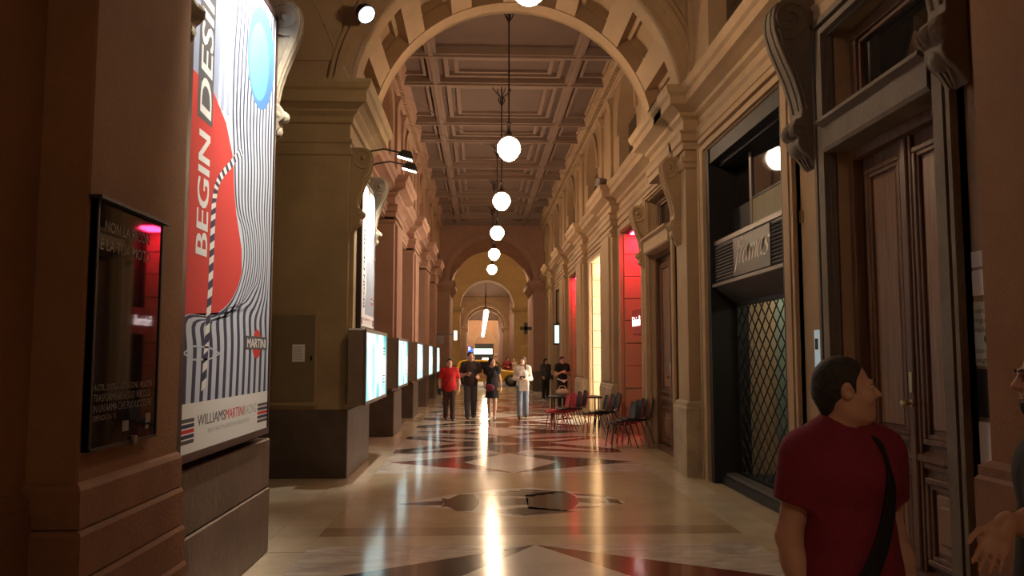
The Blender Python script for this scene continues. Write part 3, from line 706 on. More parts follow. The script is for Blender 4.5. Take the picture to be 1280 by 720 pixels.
MB().tube([(0,0,.2),(.75,0,.2)], .03, 8).build('bracket_arm', GREYM, sgl); MB().box(0,.3,-.15,.15,-.15,.15).build('control_box', GREYM, sgl); MB().box(.72,.84,-.05,.05,-.02,.36).build('sign_face', emis('white_sign_face',(1,.95,.85),3.0), sgl)

# ------------------------------------------------------------------ posters (flat print in thin layers)
PR = lambda n, c: mat('print_'+n, c, .65, spec=.25)
P_RED, P_NAVY, P_LB, P_WHT, P_GRY, P_BLU, P_SKY = PR('red',(.62,.05,.045)), PR('navy',(.045,.05,.10)), PR('lightblue',(.56,.63,.72)), PR('white',(.80,.80,.78)), PR('grey',(.10,.10,.11)), PR('blue',(.06,.17,.42)), PR('sky',(.10,.30,.50))
def poster(name, lab, y0, y1, z0, z1, X, plain=False):
    """artwork drawn in the units of the large poster (5.0..7.02 by 1.07..4.65), mapped to y0..y1, z0..z1"""
    t = thing(name, lab, 'poster', (X, (y0+y1)/2, z0))
    kY, kZ = (y1-y0)/2.02, (z1-z0)/3.58
    M = lambda p: ((p[0]-6.01)*kY, (p[1]-1.07)*kZ)
    hw = (y1-y0)/2
    MB().box(-.10,0,-hw,hw,0,z1-z0).build('panel', P_WHT if plain else P_LB, t)
    for a, b in ((-hw-.07,-hw),(hw,hw+.03)): MB().box(-.12,.012,a,b,-.05,z1-z0+.04).build('frame_side', mat('poster_frame',(.03,.012,.012),.4), t)
    MB().box(-.12,.012,-hw,hw,-.05,0).build('frame_side', MATS['poster_frame'], t); MB().box(-.12,.012,-hw,hw,z1-z0,z1-z0+.04).build('frame_side', MATS['poster_frame'], t)
    def poly(pts, m, L, nm='print'):
        return MB().add([(L*.0002, *M(p)) for p in pts], [tuple(range(len(pts)))]).build(nm, m, t)
    if not plain:
        poly([(5.0,3.4),(5.95,3.4),(5.95,4.65),(5.0,4.65)], PR('greyblue',(.30,.36,.52)), 1, 'print_ground')
        for k in range(4): poly([(5.52+.13*k,3.3),(5.57+.13*k,3.3),(5.62+.11*k,4.0),(5.60+.1*k,4.65),(5.54+.1*k,4.65),(5.56+.11*k,4.0)], P_WHT, 2, 'print_stripe')
        poly([(5.0,1.88),(5.45,1.90),(5.8,1.95),(6.2,2.2),(6.17,2.49),(6.0,2.75),(5.96,2.95),(5.88,3.15),(5.71,3.34),(5.43,3.47),(5.0,3.49)], P_RED, 3, 'print_red_field')
    st_ = [((5.94,4.64),(7.0,4.64)),((5.84,4.0),(7.0,4.0)),((5.83,3.5),(7.0,3.5)),((5.9,3.15),(7.01,3.2)),((5.98,2.8),(7.0,2.9)),((6.16,2.63),(7.0,2.68)),((6.22,2.42),(7.0,2.5)),((6.1,2.2),(7.0,2.36)),((5.85,2.04),(7.0,2.25)),((5.5,1.95),(7.0,2.14)),((5.0,1.92),(7.0,2.02)),((5.0,1.70),(7.02,1.8)),((5.0,1.38),(7.02,1.38))]
    wob = [0,.01,-.008,.012,-.01,.0,.012,.02,.01,-.012,.0,.015,0]
    def line(tt): return [(a[0]+(b[0]-a[0])*tt+wob[i]*(1 if .05 < tt < .95 else 0), a[1]+(b[1]-a[1])*tt-(.05*math.sin(tt*9) if 8 <= i <= 10 else 0)) for i, (a, b) in enumerate(st_)]
    def strip(ta, tb, m, L, nm):
        A, B_ = line(ta), line(tb); n = len(A)
        # smooth subdivision
        def sm(Q):
            o = []
            for i in range(n-1):
                p0, p1, p2, p3 = Q[max(i-1,0)], Q[i], Q[i+1], Q[min(i+2,n-1)]
                for j in range(4):
                    u = j/4; o.append(tuple(.5*(2*p1[c]+(p2[c]-p0[c])*u+(2*p0[c]-5*p1[c]+4*p2[c]-p3[c])*u*u+(-p0[c]+3*p1[c]-3*p2[c]+p3[c])*u**3) for c in (0,1)))
            return o+[Q[-1]]
        A, B_ = sm(A), sm(B_); mb = MB(); vs_ = []
        for p, r_ in zip(A, B_):
            vs_ += [(L*.0002, *M((max(5.0,min(7.02,p[0])), max(1.38,p[1])))), (L*.0002, *M((max(5.0,min(7.02,r_[0])), max(1.38,r_[1]))))]
        return mb.add(vs_, [(2*i,2*i+1,2*i+3,2*i+2) for i in range(len(A)-1)]).build(nm, m, t)
    if plain: st_ = [((5.75,3.2),(7.0,3.6)),((5.78,2.8),(7.0,3.1)),((5.7,2.4),(7.0,2.6)),((5.74,2.0),(7.0,2.1)),((5.6,1.7),(7.0,1.75)),((5.6,1.38),(7.02,1.38))]; wob[:] = [0]*13
    strip(0, 1, P_LB, 4, 'print_cloth')
    N = 13
    for k in range(N): strip((k+.14)/N, (k+.57)/N, P_NAVY, 5, 'print_stripe')
    if not plain:
        el = [(6.58+.40*math.cos(a)+.06*math.sin(a), 4.14+.44*math.sin(a)) for a in [2*math.pi*i/28 for i in range(28)]]
        poly(el, P_BLU, 6, 'print_oval'); poly([(6.60+(p[0]-6.58)*.7-.08, 4.14+(p[1]-4.14)*.75-.05) for p in el], P_SKY, 7, 'print_oval_highlight')
        sp = [(6.12,3.24),(6.05,3.20),(5.95,3.14),(5.83,3.06),(5.70,2.98),(5.59,2.90),(5.53,2.82),(5.50,2.72),(5.495,2.6),(5.49,2.45),(5.485,2.3),(5.48,2.13),(5.46,1.95),(5.44,1.76),(5.42,1.58),(5.40,1.40)]
        pts = []
        for i in range(len(sp)-1):
            for j in range(3): pts.append((sp[i][0]+(sp[i+1][0]-sp[i][0])*j/3, sp[i][1]+(sp[i+1][1]-sp[i][1])*j/3))
        for i in range(len(pts)-1):
            (a, b), (c, d) = pts[i], pts[i+1]; L = math.hypot(c-a, d-b) or 1; nx, nz = -(d-b)/L*.045, (c-a)/L*.045; sk = .02
            poly([(a+nx,b+nz+sk),(a-nx,b-nz-sk),(c-nx,d-nz-sk),(c+nx,d+nz+sk)], P_WHT if i % 2 else P_NAVY, 8, 'print_straw')
        cup = [(5.02,1.70),(5.2,1.745),(5.5,1.74),(5.72,1.70),(5.5,1.66),(5.2,1.66)]
        for i in range(6):
            a, b = cup[i], cup[(i+1) % 6]; poly([a, b, (b[0],b[1]-.012), (a[0],a[1]-.012)], P_LB, 8, 'print_glass_rim')
        for yv in (5.72,): poly([(yv,1.70),(yv+.015,1.70),(yv+.015,1.40),(yv,1.40)], P_LB, 8, 'print_glass_rim')
        poly([(5.13,3.22),(5.42,3.22),(5.42,4.52),(5.13,4.52)], P_GRY, 9, 'print_bar')
    def tx(s, y, z, h, wd, m, L, rot=False, al='L', **kw):
        p = M((y, z))
        if rot: return text('print_lettering', s, m, t, (L*.0002, *p), (0,0,1), (0,-1,0), h*kY, width=wd*kZ, align=al, **kw)
        return text('print_lettering', s, m, t, (L*.0002, *p), (0,1,0), (0,0,1), h*kZ, width=wd*kY, align=al, **kw)
    tx('BEGIN', 5.39 if not plain else 5.5, 2.34 if not plain else 1.55, .23, .80, P_NAVY if plain else P_WHT, 10, True, bold=.008*kY); tx('DESIRE', 5.39 if not plain else 5.5, 3.26 if not plain else 2.47, .23, 1.12, P_NAVY if plain else P_WHT, 10, True, bold=.008*kY, shear=.06)
    poly([(5.0,1.07),(7.02,1.07),(7.02,1.38),(5.0,1.38)], P_WHT, 10, 'print_footer')
    for ya, yb in ((5.0,5.25),(6.72,7.02)):
        for k, m in enumerate((P_GRY, P_NAVY, P_RED, P_NAVY, P_GRY)): poly([(ya,1.13+k*.033),(yb,1.13+k*.033),(yb,1.154+k*.033),(ya,1.154+k*.033)], m, 11, 'print_band')
    tx('WILLIAMS', 5.31, 1.225, .075, .57, P_GRY, 11, bold=.002); tx('MARTINI', 5.89, 1.225, .075, .44, P_RED, 11, bold=.002); tx('RACING', 6.34, 1.225, .075, .34, PR('midgrey',(.4,.4,.4)), 11)
    tx('BEVI MARTINI RESPONSABILMENTE', 5.52, 1.165, .03, .98, MATS['print_midgrey'], 11)
    poly([(6.655+.125*math.cos(2*math.pi*i/24)*1.0, 1.775+.118*math.sin(2*math.pi*i/24)) for i in range(24)], P_RED, 11, 'print_disc')
    poly([(6.33,1.73),(6.97,1.73),(6.97,1.835),(6.33,1.835)], P_GRY, 12, 'print_bar'); tx('MARTINI', 6.65, 1.745, .075, .54, P_WHT, 13, al='C', bold=.003)
    return t
poster('advertising_poster', 'tall striped poster with red field, lettered BEGIN DESIRE, on the near pier', 5.02, 7.04, 1.08, 4.62, -1.80)
poster('advertising_poster', 'brightly lit narrow poster with striped lower part above the first lightbox', 11.98, 13.42, 2.12, 4.28, -1.74, plain=True)

# notice case on the russet pilaster
nc = thing('notice_case', 'black glazed notice case with grey lettering on the russet pilaster', 'notice board', (-1.735, 4.06, 1.26))
MB().box(0,.028,-.39,.36,0,1.12).build('glazed_panel', GLASS, nc)
q = MB().box(0,.034,-.39,-.375,0,1.12).box(0,.034,.345,.36,0,1.12).box(0,.034,-.39,.36,0,.012); q.build('case_frame', BLACKM, nc)
MB().box(0,.06,-.42,.38,1.12,1.135).build('case_hood', BLACKM, nc); MB().box(.03,.045,.05,.09,-.01,.03).build('case_lock', GREYM, nc)
NG = mat('notice_grey_print', (.20,.19,.17), .6)
for s_, y_, z_, h_, w_ in (('NON LA RICON',-.31,.99,.05,.5),('È LA TUA MOTO',-.35,.90,.055,.56),('ALCOL, DROGA, DISTRAZIONE, VELOCITÀ',-.355,.265,.03,.64),('TRASFORMANO IL TUO VEICOLO',-.355,.215,.036,.62),('IN UN\'ARMA CHE PUÒ UCCIDERE',-.355,.168,.036,.64),('DIPENDE DA TE.',-.355,.13,.026,.24)):
    text('notice_lettering', s_, NG, nc, (.0292,y_,z_), (0,1,0), (0,0,1), h_, width=w_)
q = MB().box(.0285,.0292,-.05,.02,.06,.11).box(.0285,.0292,.22,.28,.08,.13).box(.0285,.0292,.22,.26,.05,.07); q.build('notice_emblem', NG, nc)

# ------------------------------------------------------------------ lightboxes on the street piers
def screen_mat():
    m = bpy.data.materials.new('lit_advert'); m.use_nodes = True; nt = m.node_tree; nt.nodes.remove(nt.nodes['Principled BSDF'])
    tc = nt.nodes.new('ShaderNodeTexCoord'); mp = nt.nodes.new('ShaderNodeMapping'); mp.inputs['Scale'].default_value = (1,1.0,.8); mp.inputs['Rotation'].default_value = (R(28),0,0)
    n = nt.nodes.new('ShaderNodeTexNoise'); n.inputs['Scale'].default_value = 1.1; n.inputs['Detail'].default_value = 1.2
    r = nt.nodes.new('ShaderNodeValToRGB'); cr = r.color_ramp; cr.interpolation = 'EASE'
    cr.elements[0].position = .30; cr.elements[0].color = (.10,.42,.42,1); cr.elements[1].position = .42; cr.elements[1].color = (.28,.72,.70,1)
    for p_, c_ in ((.47,(.75,.97,.93,1)),(.58,(.97,.98,.95,1)),(.66,(.45,.85,.82,1)),(.74,(.85,.60,.56,1))): e = cr.elements.new(p_); e.color = c_
    em_ = nt.nodes.new('ShaderNodeEmission'); em_.inputs[1].default_value = 1.35
    L = nt.links.new
    L(tc.outputs['Object'], mp.inputs[0]); L(mp.outputs[0], n.inputs['Vector']); L(n.outputs['Fac'], r.inputs[0]); L(r.outputs[0], em_.inputs[0]); L(em_.outputs[0], nt.nodes['Material Output'].inputs[0])
    return m
SCR = screen_mat()
def lightbox(y0, y1, nth, X=-1.80):
    c = (y0+y1)/2; h = (y1-y0)/2
    t = thing('lightbox', 'glowing advertising lightbox on a street pier, %s' % nth, 'lightbox', (X,c,1.0), 0, 'lightboxes on the street piers')
    MB().box(-.03,.21,-h,h,0,1.06).build('casing', BOXM, t, bevel=.02)
    q = frame(MB(), 0, 0, 0, 1, 0, 1, .1) and MB()
    q.box(.21,.235,-h,h,0,.05).box(.21,.235,-h,h,1.01,1.06).box(.21,.235,-h,-h+.05,.05,1.01).box(.21,.235,h-.05,h,.05,1.01); q.build('bezel', GREYM, t)
    MB().box(.205,.222,-h+.05,h-.05,.05,1.01).build('screen', SCR, t)
    q = MB()
    for k in range(2): q.box(.2225,.2232,h-.5,h-.18,.80-.45*k,.815-.45*k).box(.2225,.2232,h-.5,h-.18,.70-.45*k,.715-.45*k).box(.2225,.2232,h-.45,h-.25,.75-.45*k,.765-.45*k)
    q.build('print_lines', mat('dark_teal_print',(.02,.08,.08),.5), t)
    MB().box(.06,.12,-h-.012,-h,.40,.44).build('maker_plate', GREYM, t)
lightbox(11.34,13.9,'below the bright narrow poster')
for (a, b), nm in zip(pier_y, ('one pier beyond the bright narrow poster','two piers beyond the bright narrow poster','three piers beyond the bright narrow poster','beside the long bracket sign')): lightbox(a-.2, b+.5, nm, -1.93)

# ------------------------------------------------------------------ pendant globe lamps
gp = []
for i in range(13):
    a = math.pi*i/12; r_ = .205*math.sin(a); z_ = -.205*math.cos(a)
    if z_ < -.08: r_ *= .93; z_ *= 1.10
    gp.append((max(r_, .002), z_))
def pendant(y, lab, X=AX, z=5.33, top=8.2, wires=True, grp='pendant globe lamps', plate=True, parts=True):
    t = thing('pendant_lamp', lab, 'lamp', (X,y,z), 0, grp)
    MB().lathe(gp, n=20).build('globe', GLOBE_M, t, smooth=60)
    if not parts:
        MB().tube([(0,0,.2),(0,0,top-z)], .012, 5).build('rod', IRON, t); return t
    MB().lathe([(.0,.19),(.085,.19),(.095,.21),(.08,.25),(.035,.28),(.03,.42),(.045,.44),(.03,.47),(.0,.47)], n=14).build('fitter_cap', IRON, t, smooth=50)
    MB().tube([(0,0,.45),(0,0,top-z-.02)], .014, 6).build('rod', IRON, t)
    MB().lathe([(.0,top-z-.06),(.20,top-z-.06),(.24,top-z-.03),(.24,top-z),(.0,top-z)], n=20).build('ceiling_plate', IRON, t, smooth=40)
    q = MB()
    for k in range(4):
        a = math.pi/2*k+.4; c_, s_ = math.cos(a), math.sin(a)
        q.tube([(c_*.20,s_*.20,top-z-.06),(c_*.24,s_*.24,top-z-.16),(c_*.15,s_*.15,top-z-.26),(c_*.05,s_*.05,top-z-.34),(c_*.09,s_*.09,top-z-.42),(c_*.015,s_*.015,top-z-.55)], .011, 5)
    q.build('scroll_bracket', IRON, t, smooth=60)
    if wires:
        for sx in (-1, 1):
            for sy in (-1, 1): MB().tube([(sx*.02,sy*.02,1.15),(sx*2.35,sy*1.3,2.2)], .006, 4).build('stay_wire', GREYM, t)
    return t
PEN = ['in front of the coffered arch','just behind the coffered arch','by the white-lit shop window','by the second red-lit shop recess','by the man looking at his phone','in front of the closing arch']
for y, l in zip((8.24,14.15,19.05,24.05,29.15,34.3), PEN):
    pendant(y, 'glowing globe pendant lamp on a dark rod, hanging '+l, wires=y > 15, z=5.56 if y < 9 else 5.33)
for y, l in ((-3.0,'furthest back behind the notice case'),): pendant(y, 'glowing globe pendant lamp on a dark rod, hanging '+l, wires=False)
for k in range(17):
    pendant(68+5*k, 'small glowing globe lamp in the receding row of the far arcade', X=.52, grp='globe lamps of the far arcade', parts=False)
# unseen globe added above the view to brighten the street passage and taxi
lt = thing('passage_fill_light', 'added unseen globe light high above the cross street', 'fill light', (0.5,46.0,8.7))
MB().ball((0,0,0), .35).build('globe', emis('passage_fill_glow',WARM,520), lt); MB().tube([(0,0,.3),(0,0,6.3)], .03, 6).build('rod', IRON, lt)
struct(MB().box(-13.5, 14.5, 43.8, 66, 15, 15.3).build('ceiling_passage', OCHRE_B), 'high vault ceiling over the cross street', 'ceiling')
struct(MB().box(-13.5, 14.5, 43.6, 43.8, 8.3, 15).build('wall_passage', OCHRE_B), 'tall wall above the closing arch facing the street', 'wall')

# ------------------------------------------------------------------ spotlights for the posters, floodlights
def spotarm(y, z, lab, power=60, aim=(0,0,0), X=-1.8, reach=.65, grp='poster spotlights on curved arms', col=(1,.93,.8), size=R(75)):
    t = thing('poster_spotlight', lab, 'spotlight', (X,y,z), 0, grp)
    MB().tube([(0,0,0),(.1,0,.06),(reach*.5,0,.10),(reach-.05,0,.04)], .014, 6).build('arm', IRON, t, smooth=60); MB().box(-.06,.03,-.06,.06,-.09,.09).build('wall_plate', IRON, t)
    hd = MB().prism([(-.13,-.01),(.11,-.075),(.13,-.055),(.09,.05),(-.04,.08)], lambda p: (reach+p[0],-.08,p[1]), lambda p: (reach+p[0],.08,p[1])).build('lamp_head', IRON, t, bevel=.01)
    lens = MB().add([(reach-.12,-.07,-.016),(reach+.10,-.07,-.076),(reach+.10,.07,-.076),(reach-.12,.07,-.016)],[(0,1,2,3)]).build('lens', emis('spot_lens',(1,.97,.9),14), t)
    ld = bpy.data.lights.new('spot_beam','SPOT'); ld.energy = power; ld.color = col; ld.spot_size = size; ld.spot_blend = .7; ld.shadow_soft_size = .06
    lo_ = bpy.data.objects.new('beam', ld); COL.objects.link(lo_); lo_.parent = t; lo_.location = (reach,0,-.1)
    d = Vector(aim)-Vector((X+reach,y,z-.1)); lo_.rotation_euler = d.to_track_quat('-Z','Y').to_euler()
    return t
spotarm(12.35, 4.74, 'white spotlight on a curved arm nearer the cabinet side of the narrow poster', 330, (-1.74,12.4,3.3))
spotarm(13.15, 4.74, 'white spotlight on a curved arm nearer the pale bracket of the narrow poster', 330, (-1.74,13.1,3.3))
spotarm(5.6, 5.15, 'white spotlight on a curved arm over the lettered edge of the tall striped poster', 330, (-1.8,5.7,4.0), reach=.8)
spotarm(6.5, 5.15, 'white spotlight on a curved arm over the blue oval of the tall striped poster', 480, (-1.8,6.5,4.0), reach=.8)
fd = thing('floodlight', 'bright round floodlight bracketed on the face of the coffered arch', 'floodlight', (-1.62,11.4,6.45))
hd = MB().lathe([(.0,.14),(.07,.13),(.12,.04),(.14,-.02),(.14,-.05),(.0,-.05)], n=16).build('lamp_head', IRON, fd, smooth=40); hd.rotation_euler = (R(-28),R(-38),0)
hd.location = (.0,-.30,0); ln_ = MB().lathe([(.0,-.052),(.12,-.052),(.12,-.056),(.0,-.056)], n=16).build('lens', emis('flood_lens',(1,.98,.95),20), hd)
MB().tube([(0,.1,.1),(0,-.1,.12),(0,-.28,.08)], .016, 6).build('bracket', IRON, fd)
for (y, X) in ((18.6,2.76),(26.0,2.88),(31.4,2.88)):
    t = thing('floodlight', {18.6:'small pale floodlight standing on the right cornice above the chairs',26.0:'dark floodlight standing on the right cornice before the second red recess',31.4:'dark floodlight standing on the right cornice by the lit hanging sign'}[y], 'floodlight', (X,y,5.5), 0, 'floodlights on the right cornice')
    MB().box(-.12,.12,-.05,.05,0,.03).build('foot', IRON, t); q = MB().box(-.11,.11,-.09,.09,.1,.30).build('lamp_head', GREYM if y < 20 else IRON, t, bevel=.02); q.rotation_euler = (R(20),0,R(25)); MB().tube([(0,0,.02),(0,0,.15)], .02, 6).build('stem', IRON, t)
cb = MB().tube([(-2.46,11.47,6.9),(-2.3,11.46,6.55),(-2.1,11.46,6.1),(-1.86,11.44,5.58)], .008, 5).build('cable', mat('pale_cable',(.5,.42,.3),.6)); tag(cb, 'thin pale cable running down to the cornice of the broad pier', 'cable')

# ------------------------------------------------------------------ cabinet, papers, small plates
cab = thing('wall_cabinet', 'olive metal cabinet door set in the broad pier', 'cabinet', (-2.55,11.5,1.0))
MB().box(-.38,.30,-.03,.03,.0,1.30).build('cabinet_frame', OCHRE_D, cab); MB().box(-.33,.26,-.045,-.02,.05,1.25).build('cabinet_door', mat('olive_paint',(.20,.15,.08),.5,.1,3), cab, bevel=.006); MB().box(.20,.23,-.06,-.04,.62,.68).build('handle', DARKM, cab)
pn = thing('paper_notice', 'white paper notice taped on the cabinet door', 'notice', (-2.51,11.45,1.60)); MB().box(-.085,.085,-.008,0,0,.24).build('sheet', PAPER, pn)
q = MB()
for k in range(7): q.box(-.07,.06-.01*(k % 3),-.009,-.008,.03+.028*k,.038+.028*k)
q.build('printed_lines', mat('grey_ink',(.35,.35,.35),.7), pn)
pn = thing('paper_notice', 'column of pale notices fixed between the wooden door and the russet pilaster', 'notice', (3.145,4.93,1.0))
for z0, z1 in ((0,.27),(.62,1.02),(1.06,1.22),(1.24,1.34)): MB().box(-.012,0,-.14,.13,z0,z1).build('sheet', PAPER if z0 != .62 else mat('greenish_paper',(.58,.60,.46),.7), pn)
MB().box(-.012,0,-.14,.13,.30,.60).build('dark_sheet', BLACKM, pn)
for s_, z_, w_ in (('centro',.95,.16),('linguistico',.89,.24),('italiano',.83,.20),('dante',.70,.16),('alighieri',.64,.22)): text('lettering', s_, INK, pn, (-.0135,.12,z_), (0,-1,0), (0,0,1), .032, width=w_)
MB().lathe([(.022,0),(.03,0),(.03,.002),(.022,.002)], n=20).build('round_emblem', INK, pn).matrix_local = Matrix.Translation((-.0135,.0,.785)) @ Matrix.Rotation(R(-90),4,'Y')
pn = thing('lit_notice', 'small pale blue lit notice between the shopfront and the wooden door', 'notice', (3.13,7.42,1.54)); MB().box(-.03,0,-.05,.05,0,.38).build('sheet', emis('pale_notice_glow',(.55,.62,.6),.5), pn); MB().box(-.032,-.03,-.035,.035,.2,.3).build('picture', INK, pn); MB().box(-.032,-.03,-.05,.05,0,.06).build('blue_strip', emis('blue_notice_strip',(.2,.55,.7),.6), pn)
pn = MB().box(3.05,3.07,7.75,7.83,2.98,3.10).build('wall_plate', BRASS); tag(pn, 'small metal plate on the stone strip beside the shopfront', 'plate'); pn.location.x = .075

# ------------------------------------------------------------------ chairs and table
def chair_shell():
    pr = [(-.24,.425),(-.225,.455),(-.10,.45),(.05,.44),(.15,.44),(.20,.47),(.225,.54),(.245,.64),(.265,.74),(.28,.82),(.28,.84)]
    wd = [.18,.205,.215,.215,.21,.205,.205,.205,.20,.17,.14]; mb = MB(); vs_ = []; n = 7; th = .014
    for side in (0, 1):
        for (y_, z_), w_ in zip(pr, wd):
            for k in range(n):
                u = -1+2*k/(n-1); c = .022*u*u
                vs_.append((w_*u, y_-(c if z_ > .5 else 0)+side*(-.0 if z_ < .5 else th), z_+(c if z_ < .5 else 0)-(side*th if z_ < .5 else 0)))
    m = len(pr); off = m*n; fs = []
    for i in range(m-1):
        for k in range(n-1):
            fs.append((i*n+k,i*n+k+1,(i+1)*n+k+1,(i+1)*n+k)); fs.append((off+i*n+k,off+(i+1)*n+k,off+(i+1)*n+k+1,off+i*n+k+1))
        for k in (0, n-1): fs.append((i*n+k,(i+1)*n+k,off+(i+1)*n+k,off+i*n+k))
    for i in (0, m-1):
        for k in range(n-1): fs.append((i*n+k,i*n+k+1,off+i*n+k+1,off+i*n+k))
    return mb.add(vs_, fs)
C_RED, C_DRK, C_LEGR, C_LEGD = mat('red_plastic',(.55,.02,.02),.35), mat('charcoal_plastic',(.035,.028,.026),.4), mat('red_lacquered_tube',(.40,.015,.02),.3), mat('black_lacquered_tube',(.03,.025,.025),.3)
def make_chair(shell_m, leg_m):
    t = thing('cafe_chair', 'chair', 'chair')
    chair_shell().build('seat_shell', shell_m, t, smooth=60)
    for sx in (-1, 1):
        MB().tube([(sx*.17,-.17,.44),(sx*.215,-.23,.0)], .011, 6).build('leg', leg_m, t); MB().tube([(sx*.17,.13,.43),(sx*.215,.27,.0)], .011, 6).build('leg', leg_m, t)
        MB().tube([(sx*.195,.20,.46),(sx*.20,.245,.60),(sx*.19,.285,.80)], .010, 6).build('back_edge', leg_m, t)
    MB().tube([(-.17,-.17,.43),(.17,-.17,.43),(.17,.13,.425),(-.17,.13,.425)], .010, 6, closed=True).build('seat_frame', leg_m, t)
    return t
protos = {('d','d'): make_chair(C_DRK,C_LEGD), ('r','r'): make_chair(C_RED,C_LEGR), ('d','r'): make_chair(C_DRK,C_LEGR)}
used = set()
def put_chair(key, x, y, rz, z, lab, grp):
    o = protos[key] if key not in used else copy_tree(protos[key]); used.add(key)
    o.location = (x,y,z); o.rotation_euler = (0,0,rz); tag(o, lab, 'chair', grp)
ord_ = ['first','second','third','last']
for i, k in enumerate((('d','d'),('d','r'),('d','r'),('d','d'))):
    put_chair(k, 2.60+.095*i, 15.15-.03*i, R(-84), .028*i, ['black cafe chair, lowest of the stack beside the narrow wooden door','charcoal cafe chair with red legs, second in the stack beside the narrow door','charcoal cafe chair with red legs, third in the stack beside the narrow door','black cafe chair, topmost of the stack beside the narrow wooden door'][i], 'chair stack beside the narrow door')
for i, k in enumerate((('r','r'),('r','r'),('d','r'),('d','r'))):
    put_chair(k, 1.72+.12*i, 18.2-.04*i, R(-84), .028*i, ['bright red cafe chair, lowest of the stack by the table','red cafe chair second in the stack by the table','charcoal cafe chair with red legs, third in the stack by the table','charcoal cafe chair with red legs, topmost of the stack by the table'][i], 'red and black chair stack by the table')
for i, k in enumerate((('d','r'),('d','d'),('d','d'))):
    put_chair(k, 2.48+.12*i, 17.6-.04*i, R(-86), .028*i, ['charcoal cafe chair with red legs, lowest of the stack in front of the table','black cafe chair, middle of the stack in front of the table','black cafe chair, topmost of the stack in front of the table'][i], 'dark chair stack before the table')
tb = thing('cafe_table', 'black square cafe table behind the stacked chairs', 'table', (2.25,19.4,0))
MB().box(-.6,.6,-.38,.38,.70,.735).build('table_top', BLACKM, tb, bevel=.006)
for sx in (-1,1):
    for sy in (-1,1): MB().tube([(sx*.52,sy*.3,0),(sx*.52,sy*.3,.70)], .018, 6).build('leg', BLACKM, tb)
bg = thing('cream_bag', 'small cream bag lying on the black cafe table', 'bag', (1.95,19.35,.735))
MB().ball((0,0,.09), (.16,.10,.09)).build('bag_body', mat('cream_fabric',(.55,.45,.33),.8,.1,5), bg, smooth=80); MB().tube([(-.1,0,.15),(-.05,0,.24),(.05,0,.24),(.1,0,.15)], .012, 6).build('handle', MATS['cream_fabric'], bg)

# ------------------------------------------------------------------ taxi in the cross street
YEL = mat('taxi_yellow_lit_tone',(.72,.42,.03),.25,coat=.6); TIRE = mat('tyre_rubber',(.02,.02,.02),.7); CAR_G = mat('car_glass',(.01,.01,.012),.05)  # yellow light on the white taxi is put into its body colour
tx_ = thing('taxi', 'white taxi, yellow light put into its colour, crossing the street beyond the closing arch', 'car', (0.62,48.2,-.06), R(-8))
body = [(-2.05,.28),(-2.08,.55),(-2.02,.86),(-1.9,.95),(.55,.95),(.95,.92),(1.75,.80),(2.05,.66),(2.1,.45),(2.05,.28),(1.72,.26),(1.68,.5),(1.5,.64),(1.3,.66),(1.1,.6),(.95,.46),(.9,.26),(-.92,.26),(-.96,.48),(-1.12,.62),(-1.32,.66),(-1.52,.6),(-1.66,.46),(-1.7,.28)]
MB().prism(body, lambda p: (p[0],-.86,p[1]), lambda p: (p[0],.86,p[1])).build('car_body', YEL, tx_, bevel=.04)
cab_ = [(-1.95,.93),(-1.75,1.42),(-1.5,1.50),(-.1,1.52),(.2,1.46),(.85,.95)]
mb = MB(); n = len(cab_); vs_ = [(x_,-.84+(z_-.93)*.22,z_) for x_, z_ in cab_]+[(x_,.84-(z_-.93)*.22,z_) for x_, z_ in cab_]
mb.add(vs_, [tuple(range(n)), tuple(range(2*n-1,n-1,-1))]+[(i,(i+1)%n,n+(i+1)%n,n+i) for i in range(n)]).build('cabin_roof', YEL, tx_, bevel=.03)
def carwin(pts, nm='side_window'):
    for sgn in (-1,1): MB().add([(x_, sgn*(.855-(z_-.93)*.22), z_) for x_, z_ in pts], [tuple(range(len(pts)))]).build(nm, CAR_G, tx_)
carwin([(-.55,.97),(-.55,1.43),(.08,1.41),(.62,.97)]); carwin([(-1.22,.97),(-1.22,1.43),(-.63,1.43),(-.63,.97)]); carwin([(-1.72,1.0),(-1.6,1.36),(-1.30,1.42),(-1.30,.97)])
MB().add([(.26,-.70,1.44),(.26,.70,1.44),(.83,.80,.98),(.83,-.80,.98)],[(0,1,2,3)]).build('windscreen', CAR_G, tx_).location = (.02,0,.01)
for xw in (-1.3,1.3):
    for sgn in (-1,1):
        wl = MB().lathe([(.0,-.1),(.27,-.1),(.32,-.07),(.32,.07),(.27,.1),(.0,.1)], n=20).build('wheel', TIRE, tx_, smooth=40); wl.rotation_euler = (R(90),0,0); wl.location = (xw,sgn*.78,.32)
        MB().lathe([(.0,-.112),(.19,-.108),(.2,-.1),(.2,.1),(.19,.108),(.0,.112)], n=16).build('hubcap', GREYM, wl, smooth=40)
for sgn in (-1,1):
    MB().box(-2.1,-1.98,sgn*.84,sgn*.62,.62,.95).build('tail_light', emis('tail_light_glow',(1,.12,.03),1.6), tx_); MB().box(1.86,2.08,sgn*.84,sgn*.55,.56,.70).build('headlight', emis('headlight_glow',(1,.95,.8),2.0), tx_)
MB().box(-.45,-.15,-.22,.22,1.52,1.64).build('roof_sign', emis('taxi_sign_glow',(1,.95,.85),4.0), tx_, bevel=.02)
MB().box(.45,.6,-.98,-.86,.98,1.1).build('wing_mirror', YEL, tx_, bevel=.02)

